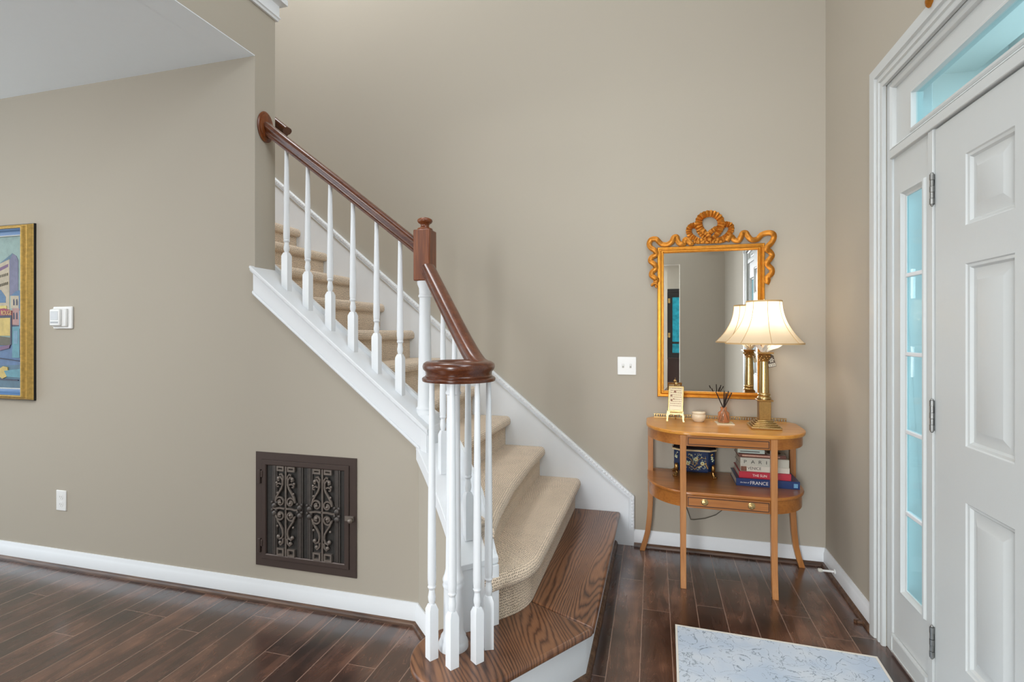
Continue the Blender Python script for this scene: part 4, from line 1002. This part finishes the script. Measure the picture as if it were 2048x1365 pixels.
for k in range(6):
    a = k * PI / 3
    p0, p1 = (.003 * math.cos(a) + .004, .004 + .003 * math.sin(a)), (.013 * math.cos(a) + .004, .004 + .013 * math.sin(a))
    d = (-math.sin(a) * .0016, math.cos(a) * .0016)
    m.add([TG(p0[0] - d[0], p0[1] - d[1], .0009), TG(p1[0] - d[0] * 2, p1[1] - d[1] * 2, .0009), TG(p1[0] + d[0] * 2, p1[1] + d[1] * 2, .0009), TG(p0[0] + d[0], p0[1] + d[1], .0009)], [(0, 1, 2, 3)], 0)
    m.add([TG(p0[0] - d[0], p0[1] - d[1], -.0009), TG(p1[0] - d[0] * 2, p1[1] - d[1] * 2, -.0009), TG(p1[0] + d[0] * 2, p1[1] + d[1] * 2, -.0009), TG(p0[0] + d[0], p0[1] + d[1], -.0009)], [(0, 1, 2, 3)], 1)
m.add([TG(-.016, -.031, .0008), TG(.018, -.031, .0008), TG(.018, -.014, .0008), TG(-.016, -.014, .0008)], [(0, 1, 2, 3)], 0)
m.build('snowflake_print', [M_tagw, M_tagd], tg, smooth=0)
text_part('price_digits', '138', .019, TG(-.013, -.0295, .0008), ux, uz, M_tagd, tg, .0003)
m = MB(); m.tube([TG(0, .030), (CX + .015, CY + .01, 1.235)], .0008, 5); m.build('string', M_tagw, tg)

# brass easel with framed verse
ea = thing('brass_easel', (.125, 3.19, TZ), 'small brass easel stand at the left end of the console table', 'easel')
ev = lambda a, b, c_=0: (.118 + a * .98 + .012 * b * 4, 3.185 + a * -.12 + b * .22 + c_, TZ + b)
m = MB()
m.prism([(0, 0)] * 3, 0, 0) if False else None
pts = [(-.046, .062), (.046, .062), (.046, .046), (.052, .030), (.050, .012), (.056, .000), (.046, .000), (.042, .014), (.040, .034), (.026, .043), (.0, .039), (-.026, .043), (-.038, .034), (-.040, .014), (-.040, .000), (-.050, .000), (-.047, .014), (-.050, .034)]
m.add([ev(a, b) for a, b in pts] + [ev(a, b, .005) for a, b in pts], [tuple(range(len(pts))), tuple(range(len(pts), 2 * len(pts)))[::-1]] + [(i, (i + 1) % len(pts), len(pts) + (i + 1) % len(pts), len(pts) + i) for i in range(len(pts))])
m.tube([ev(-.044, 0.003), ev(-.046, .002, .010)], .004, 6); m.build('front_legs', M_brass, ea, smooth=30)
m = MB(); m.tube([ev(0, .22, .014), ev(0, .12, .016), (.125, 3.262, TZ + .002)], .003, 6); m.box(.09, .16, 3.186, 3.200, TZ + .050, TZ + .056); m.ball(ev(0, .217, .012), .010, 1, .6, .8); m.tube([ev(0, .205, .012), ev(0, .236, .012)], .002, 6); m.build('back_strut', M_brass, ea)
vf = thing('framed_verse', (.125, 3.2, TZ + .06), 'brass framed verse card leaning on the small easel', 'plaque')
EW, EB, ET = .044, .060, .205
m = MB(); fr = [(-EW, EB), (EW, EB), (EW, ET), (-EW, ET)]
rows = []
for off, dd in ((0, .010), (0, -.004), (.002, -.006), (.007, -.006), (.008, -.002), (.008, .010)):
    rows.append([ev(a - math.copysign(off, a), b + (off if b < .1 else -off), dd - .004) for a, b in fr])
m.loft(rows, closed_row=True, closed_col=True); m.build('brass_frame', M_brass, vf, smooth=20)
M_card = plain('verse_card', (228, 210, 170), .25, coat=.5, var=.03)
m = MB(); i_ = .007
m.add([ev(a - math.copysign(i_, a), b + (i_ if b < .1 else -i_), -.004) for a, b in fr], [(0, 1, 2, 3)]); m.build('card', M_card, vf, smooth=0)
M_ink = plain('verse_ink', (140, 96, 72), .6)
m = MB(); random.seed(3)
for r_ in range(9):
    b = .190 - r_ * .0125; x = -.030 + (.006 if r_ % 3 == 0 else 0)
    while x < .030:
        L_ = random.uniform(.003, .008)
        m.add([ev(x, b, -.0046), ev(min(x + L_, .032), b, -.0046), ev(min(x + L_, .032), b + .0032, -.0046), ev(x, b + .0032, -.0046)], [(0, 1, 2, 3)])
        x += L_ + random.uniform(.0015, .004)
for a, b, r in ((-.006, .172, .007), (-.026, .150, .006), (-.024, .122, .006), (-.012, .13, .004)): m.add([ev(a + r * math.cos(k * PI / 6), b + r * math.sin(k * PI / 6), -.0048) for k in range(12)], [tuple(range(12))])
m.build('handwritten_lines', M_ink, vf, smooth=0)
# lidded jar
jx, jy = .253, 3.225
j = thing('lidded_jar', (jx, jy, TZ), 'squat cream ceramic jar on the console table', 'jar')
MB().lathe([(.026, TZ), (.029, TZ + .004), (.0375, TZ + .016), (.040, TZ + .030), (.0385, TZ + .040), (.036, TZ + .046)], jx, jy, 36).build('bowl', M_cream, j, smooth=60)
MB().lathe([(.0365, TZ + .046), (.0385, TZ + .049), (.0385, TZ + .055), (.036, TZ + .058), (.004, TZ + .0590)], jx, jy, 36).build('lid', M_cream, j, smooth=50)
# coaster and reed diffuser
qx, qy = .385, 3.185
m = MB(); m.obox((qx + .004, qy, TZ + .0035), (.047, .047, .0035), .05); m.obox((qx + .004, qy, TZ + .0072), (.038, .038, .0004), .05, 1)
tag(m.build('coaster', [M_cream, plain('coaster_print', (206, 186, 140), .5, var=.3, vscale=140)], origin=(qx, qy, TZ), bevel=.001), 'square cream coaster under the amber bottle', 'coaster')
rd = thing('reed_diffuser', (qx, qy, TZ + .0078), 'amber glass reed diffuser bottle with dark sticks on a coaster', 'diffuser')
zb = TZ + .0078
MB().lathe([(.028, zb), (.0315, zb + .004), (.0315, zb + .052), (.029, zb + .058), (.018, zb + .066), (.0165, zb + .070), (.0165, zb + .082), (.0185, zb + .083), (.0185, zb + .088), (.0150, zb + .088), (.0145, zb + .070), (.028, zb + .055), (.0285, zb + .005), (.004, zb + .004)], qx, qy, 32).build('bottle', M_amber, rd, smooth=50)
M_reed = plain('dark_reed', (44, 32, 28), .8)
for tx_, ty_, tz_ in ((.341, 3.16, 1.003), (.384, 3.15, 1.010), (.409, 3.17, 1.008), (.425, 3.16, 1.000), (.400, 3.19, .995)):
    m = MB(); top = Vector((tx_, ty_, tz_)); mid = Vector((qx, qy, zb + .078)); bot = mid - (top - mid).normalized() * .072
    m.tube([tuple(bot), tuple(mid), tuple(top)], .0030, 6); m.build('reed', M_reed, rd)

# shelf: blue painted box
bx0, bx1, by0, by1 = .105, .352, 3.178, 3.325
SZ = .500
bxx = thing('painted_box', ((bx0 + bx1) / 2, 3.25, SZ), 'navy painted casket with gilt feet on the lower shelf', 'box')
def octo(i, ch=.040): 
    x0, x1, y0, y1 = bx0 + .008 + i, bx1 - .008 - i, by0 + .008 + i, by1 - .008 - i
    return [(x0 + ch, y0), (x1 - ch, y0), (x1, y0 + ch * .9), (x1, y1 - ch * .9), (x1 - ch, y1), (x0 + ch, y1), (x0, y1 - ch * .9), (x0, y0 + ch * .9)]
M_navyb = plain('navy_lacquer', (18, 44, 84), .25, var=.15, coat=.4); M_blk = plain('black_lacquer', (18, 22, 28), .2, var=.3, coat=.4)
M_crm = plain('cream_line', (216, 196, 152), .4); M_flw = plain('painted_cream', (196, 206, 172), .5, var=.2, vscale=200); M_flg = plain('painted_gold', (182, 146, 78), .45, var=.2)
def ring_loft(m, lst, mi=0):
    m.loft([[(x, y, z) for x, y in octo(i)] for i, z in lst], mi, closed_row=True, caps=True)
m = MB(); ring_loft(m, [(.010, SZ + .026), (.003, SZ + .034), (.002, SZ + .150), (.0, SZ + .152)]); m.build('body', M_navyb, bxx, smooth=20)
m = MB(); ring_loft(m, [(-.006, SZ + .150), (-.008, SZ + .152), (-.008, SZ + .158), (-.005, SZ + .160)], 0); m.build('rim', M_crm, bxx, smooth=20)
m = MB(); ring_loft(m, [(-.004, SZ + .160), (-.004, SZ + .164), (.006, SZ + .182), (.022, SZ + .196), (.03, SZ + .198)]); m.build('lid', M_blk, bxx, smooth=20)
for sx_, sy_ in ((0, 0), (1, 0), (0, 1), (1, 1)):
    x = (bx0 + .026, bx1 - .026)[sx_]; y = (by0 + .022, by1 - .022)[sy_]
    ox, oy = (-1, 1)[sx_], (-1, 1)[sy_]
    m = MB(); m.ball((x + ox * .004, y + oy * .004, SZ + .052), .020, .62, .62, 1.25, seg=10); m.tube([(x + ox * .002, y + oy * .002, SZ + .032), (x + ox * .004, y + oy * .004, SZ + .018), (x + ox * .010, y + oy * .010, SZ + .007)], .008, 8)
    for k in (-.9, 0, .9):
        a = math.atan2(oy, ox) + k; m.ball((x + ox * .008 + .012 * math.cos(a), y + oy * .008 + .012 * math.sin(a), SZ + .0055), .0058, 1.2, 1.2, .9, seg=8)
    m.build('paw_foot', M_brassd, bxx, smooth=60)
m = MB(); YX = by0 + .009
cxm, czm = (bx0 + bx1) / 2, SZ + .092
def vine(pts, r, mi): m.tube([(cxm + a, YX, czm + b) for a, b in pts], r, 5, up=(0, 1, 0), mi=mi)
random.seed(5)
for sg in (-1, 1):
    vine([(0, -.048), (sg * .012, -.034), (sg * .030, -.026), (sg * .050, -.020), (sg * .062, -.004)], .0018, 1)
    vine([(0, -.030), (sg * .010, -.010), (sg * .022, .012), (sg * .040, .022), (sg * .058, .018), (sg * .060, .030)], .0018, 1)
    vine([(sg * .004, -.01), (sg * .012, .030), (sg * .028, .040), (sg * .036, .034)], .0014, 0)
    vine([(sg * .01, -.045), (sg * .018, -.050), (sg * .022, -.044)], .0014, 0)
    vine([(sg * .05, -.02), (sg * .058, -.036), (sg * .050, -.042), (sg * .044, -.036)], .0014, 0)
for a, b, r in ((.006, .012, .0115), (-.038, -.014, .0115), (.042, -.010, .0110), (.024, -.034, .006), (-.018, .034, .006)):
    for k in range(9):
        t = k * 2 * PI / 9; m.ball((cxm + a + r * .7 * math.cos(t), YX, czm + b + r * .7 * math.sin(t)), r * .36, 1, .2, 1, seg=6)
    m.ball((cxm + a, YX - .0005, czm + b), r * .5, 1, .25, 1, seg=8, mi=1)
for k in range(46):
    a, b = random.uniform(-.066, .066), random.uniform(-.046, .046)
    if abs(a) + abs(b) < .095: m.ball((cxm + a, YX, czm + b), random.uniform(.0016, .0034), random.uniform(.8, 1.6), .25, random.uniform(.8, 1.4), seg=6, mi=random.choice((0, 0, 1)))
vine([(.060, -.014), (.066, -.026), (.072, -.040)], .0034, 1); m.ball((cxm + .061, YX, czm - .010), .0045, 1, .4, 1, seg=8, mi=1)
m.build('painted_flowers', [M_flw, M_flg], bxx, smooth=60)
for sg in (-1, 1):
    m = MB()
    for k in range(14):
        x = cxm + sg * (.0985 + random.uniform(-.007, .007)); y = by0 + .008 + .040 * .9 * (abs(x - cxm) - (cxm - bx0 - .048)) / .040; m.ball((x, y, czm + .022 + random.uniform(-.022, .022)), random.uniform(.002, .005), 1, .5, 1, seg=6, mi=int(k % 3 == 0))
    m.build('painted_flowers', [M_flw, M_flg], bxx, smooth=60)

# shelf: stack of books
def book(x0, x1, y0, y1, z0, z1, cover, lbl, extra=None, hard=.003):
    b = thing('book', ((x0 + x1) / 2, (y0 + y1) / 2, z0), lbl, 'book', 'stacked books on the console shelf')
    m = MB(); m.box(x0, x1, y0, y1, z0, z0 + hard); m.box(x0, x1, y0, y1, z1 - hard, z1); m.box(x0, x1, y0, y0 + hard, z0 + hard, z1 - hard)
    m.build('cover', cover, b, bevel=.0008)
    MB().box(x0 + .004, x1 - .004, y0 + hard, y1 - .004, z0 + hard, z1 - hard).build('pages', M_paper, b)
    return b
ck = lambda n, c_: plain(n, c_, .35, var=.05, coat=.2)
C_bl, C_rd, C_vn, C_pr, C_br, C_wh, C_mr = ck('cover_blue', (26, 52, 104)), ck('cover_red', (186, 38, 58)), ck('cover_white', (214, 206, 192)), ck('cover_grey', (196, 192, 178)), ck('cover_brown', (110, 62, 48)), ck('cover_pale', (190, 200, 190)), ck('cover_maroon', (70, 34, 32))
T_w, T_k = plain('ink_white', (238, 236, 230), .5), plain('ink_black', (30, 28, 28), .5)
B1 = book(.436, .752, 3.075, 3.300, .500, .541, C_bl, 'thick navy book titled FRANCE at the bottom of the stack')
text_part('spine_title', 'FRANCE', .026, (.506, 3.0745, .511), (1, 0, 0), (0, 0, 1), T_w, B1, .0004, .95)
text_part('spine_subtitle', 'the best of', .012, (.456, 3.0745, .516), (1, 0, 0), (.2, 0, 1), T_w, B1, .0004, .85)
m = MB(); m.box(.722, .742, 3.0742, 3.076, .508, .530); m.build('spine_emblem', plain('emblem_blue', (110, 160, 196), .4, var=.5, vscale=150), B1)
B2 = book(.452, .712, 3.085, 3.290, .541, .577, C_rd, 'red book titled THE SUN lying on the navy book')
text_part('spine_title', 'THE SUN', .019, (.520, 3.0845, .552), (1, 0, 0), (0, 0, 1), T_w, B2, .0004, .95)
B3 = book(.460, .706, 3.092, 3.285, .577, .608, C_vn, 'white book titled VENICE in the middle of the stack')
text_part('spine_title', 'VENICE', .022, (.496, 3.0915, .588), (1, 0, 0), (0, 0, 1), T_k, B3, .0004, .95)
m = MB(); m.box(.462, .492, 3.0917, 3.093, .578, .604); m.build('spine_picture', plain('spine_photo', (120, 74, 52), .5, var=.6, vscale=90), B3)
B4 = book(.459, .703, 3.088, 3.290, .608, .653, C_pr, 'grey book with widely spaced PARIS lettering on its spine')
for k, ch in enumerate('PARIS'):
    text_part('spine_letter', ch, .026, (.476 + k * .037, 3.0875, .622), (1, 0, 0), (0, 0, 1), T_k, B4, .0004, 1.15)
text_part('spine_author', 'a history', .008, (.671, 3.0875, .616), (0, 0, 1), (-1, 0, 0), T_k, B4, .0004) if False else None
B5 = book(.452, .690, 3.098, 3.275, .653, .672, C_br, 'thin brown picture book second from the top of the stack', hard=.002)
m = MB(); m.box(.598, .688, 3.104, 3.250, .672, .6728, 0)
m.add([(.64 + .035 * math.cos(k * PI / 8), 3.16 + .05 * math.sin(k * PI / 8), .6731) for k in range(16)], [tuple(range(16))], 1); m.build('cover_picture', [C_pr, plain('cover_photo_brown', (84, 62, 44), .5, var=.5, vscale=60)], B5)
m = MB(); m.box(.47, .66, 3.0975, 3.099, .658, .666); m.build('spine_band', plain('spine_pink', (206, 160, 138), .5, var=.3, vscale=120), B5)
B6 = book(.447, .585, 3.102, 3.250, .674, .697, C_wh, 'small pale green book on top of the stack', hard=.002)
m = MB(); m.box(.46, .56, 3.1015, 3.103, .682, .686); m.build('spine_line', T_k, B6)
B7 = None
# power cord
m = MB(); m.tube([(.584, 3.2, TZ - .09) if False else (.15, 3.345, .46), (.168, 3.345, .33), (.200, 3.340, .245), (.216, 3.337, .200), (.235, 3.337, .200), (.30, 3.338, .214), (.36, 3.340, .240), (.40, 3.342, .275), (.43, 3.345, .31), (.45, 3.345, .47)], .0026, 6)
tag(m.build('power_cord', plain('grey_cord', (92, 88, 78), .5), origin=(.3, 3.34, .2)), 'thin grey lamp cord drooping behind the console table', 'cord')

# ------------------------------------------------------------------ rug
m = MB(); m.prism([(.101, 2.468), (.876, 2.440), (.84, 1.25), (.075, 1.27)], .0005, .009)
rg = thing('area_rug', (.49, 1.86, 0), 'pale blue-grey scroll patterned rug in front of the door', 'rug')
m.build('pile', M_rug, rg, bevel=.003)
m = MB(); m.mould([(.101, 2.468), (.876, 2.440), (.84, 1.25), (.075, 1.27)], [(-.001, .0005), (-.001, .009), (.003, .0105), (.008, .0095), (.008, .0005)][::-1], lambda a, b, h: (a, b, h), closed=True)
m.build('bound_edge', plain('rug_edge', (222, 216, 206), .9), rg)

# ------------------------------------------------------------------ china cabinet seen in the mirror
cb = thing('china_cabinet', (.8, -3.6, 0), 'dark cabinet with teal reflecting glass doors, seen in the mirror', 'cabinet')
M_mah = plain('dark_cabinet_wood', (46, 22, 18), .3, coat=.3); M_ebony = plain('ebony_wood', (22, 18, 18), .35)
cx0, cx1, cy0, cy1 = .245, 1.45, -4.0, -3.55
m = MB(); m.box(cx0, cx1, cy0, cy1 - .02, 0, .85, 0); m.box(cx0, cx1, cy0, cy0 + .03, .85, 2.17, 1); m.box(cx0, cx0 + .03, cy0, cy1 - .02, .85, 2.17, 1); m.box(cx1 - .03, cx1, cy0, cy1 - .02, .85, 2.17, 1); m.box(cx0, cx1, cy0, cy1, 2.10, 2.17, 1); m.box(cx0 - .01, cx1 + .01, cy0, cy1 + .01, .84, .87, 0); m.box(cx0, cx1, cy0, cy1 - .05, 1.10, 1.12, 0)
m.build('carcass', [M_mah, M_ebony], cb, bevel=.004)
M_teal = plain('teal_glass', (40, 150, 176), .08, 0.6, var=.7, vscale=14)
for k, (a, b) in enumerate(((cx0, (cx0 + cx1) / 2), ((cx0 + cx1) / 2, cx1))):
    m = MB(); m.mould([(a, .87), (b, .87), (b, 2.10), (a, 2.10)], [(0, 0), (0, .022), (.09, .022), (.09, 0)], lambda x, z, h: (x, cy1 - .02 + h, z), closed=True); m.box(a + .09, b - .09, cy1 - .02, cy1, 1.13, 1.17)
    d = m.build('cabinet_door', M_ebony, cb)
    MB().box(a + .085, b - .085, cy1 - .012, cy1 - .006, .95, 2.02).build('glass', M_teal, d)
    m = MB()
    for z in (1.90, 1.25): MB().box(a + .01 if k == 0 else b - .05, a + .05 if k == 0 else b - .01, cy1 - .001, cy1 + .006, z, z + .09).build('hinge', M_brass, d)
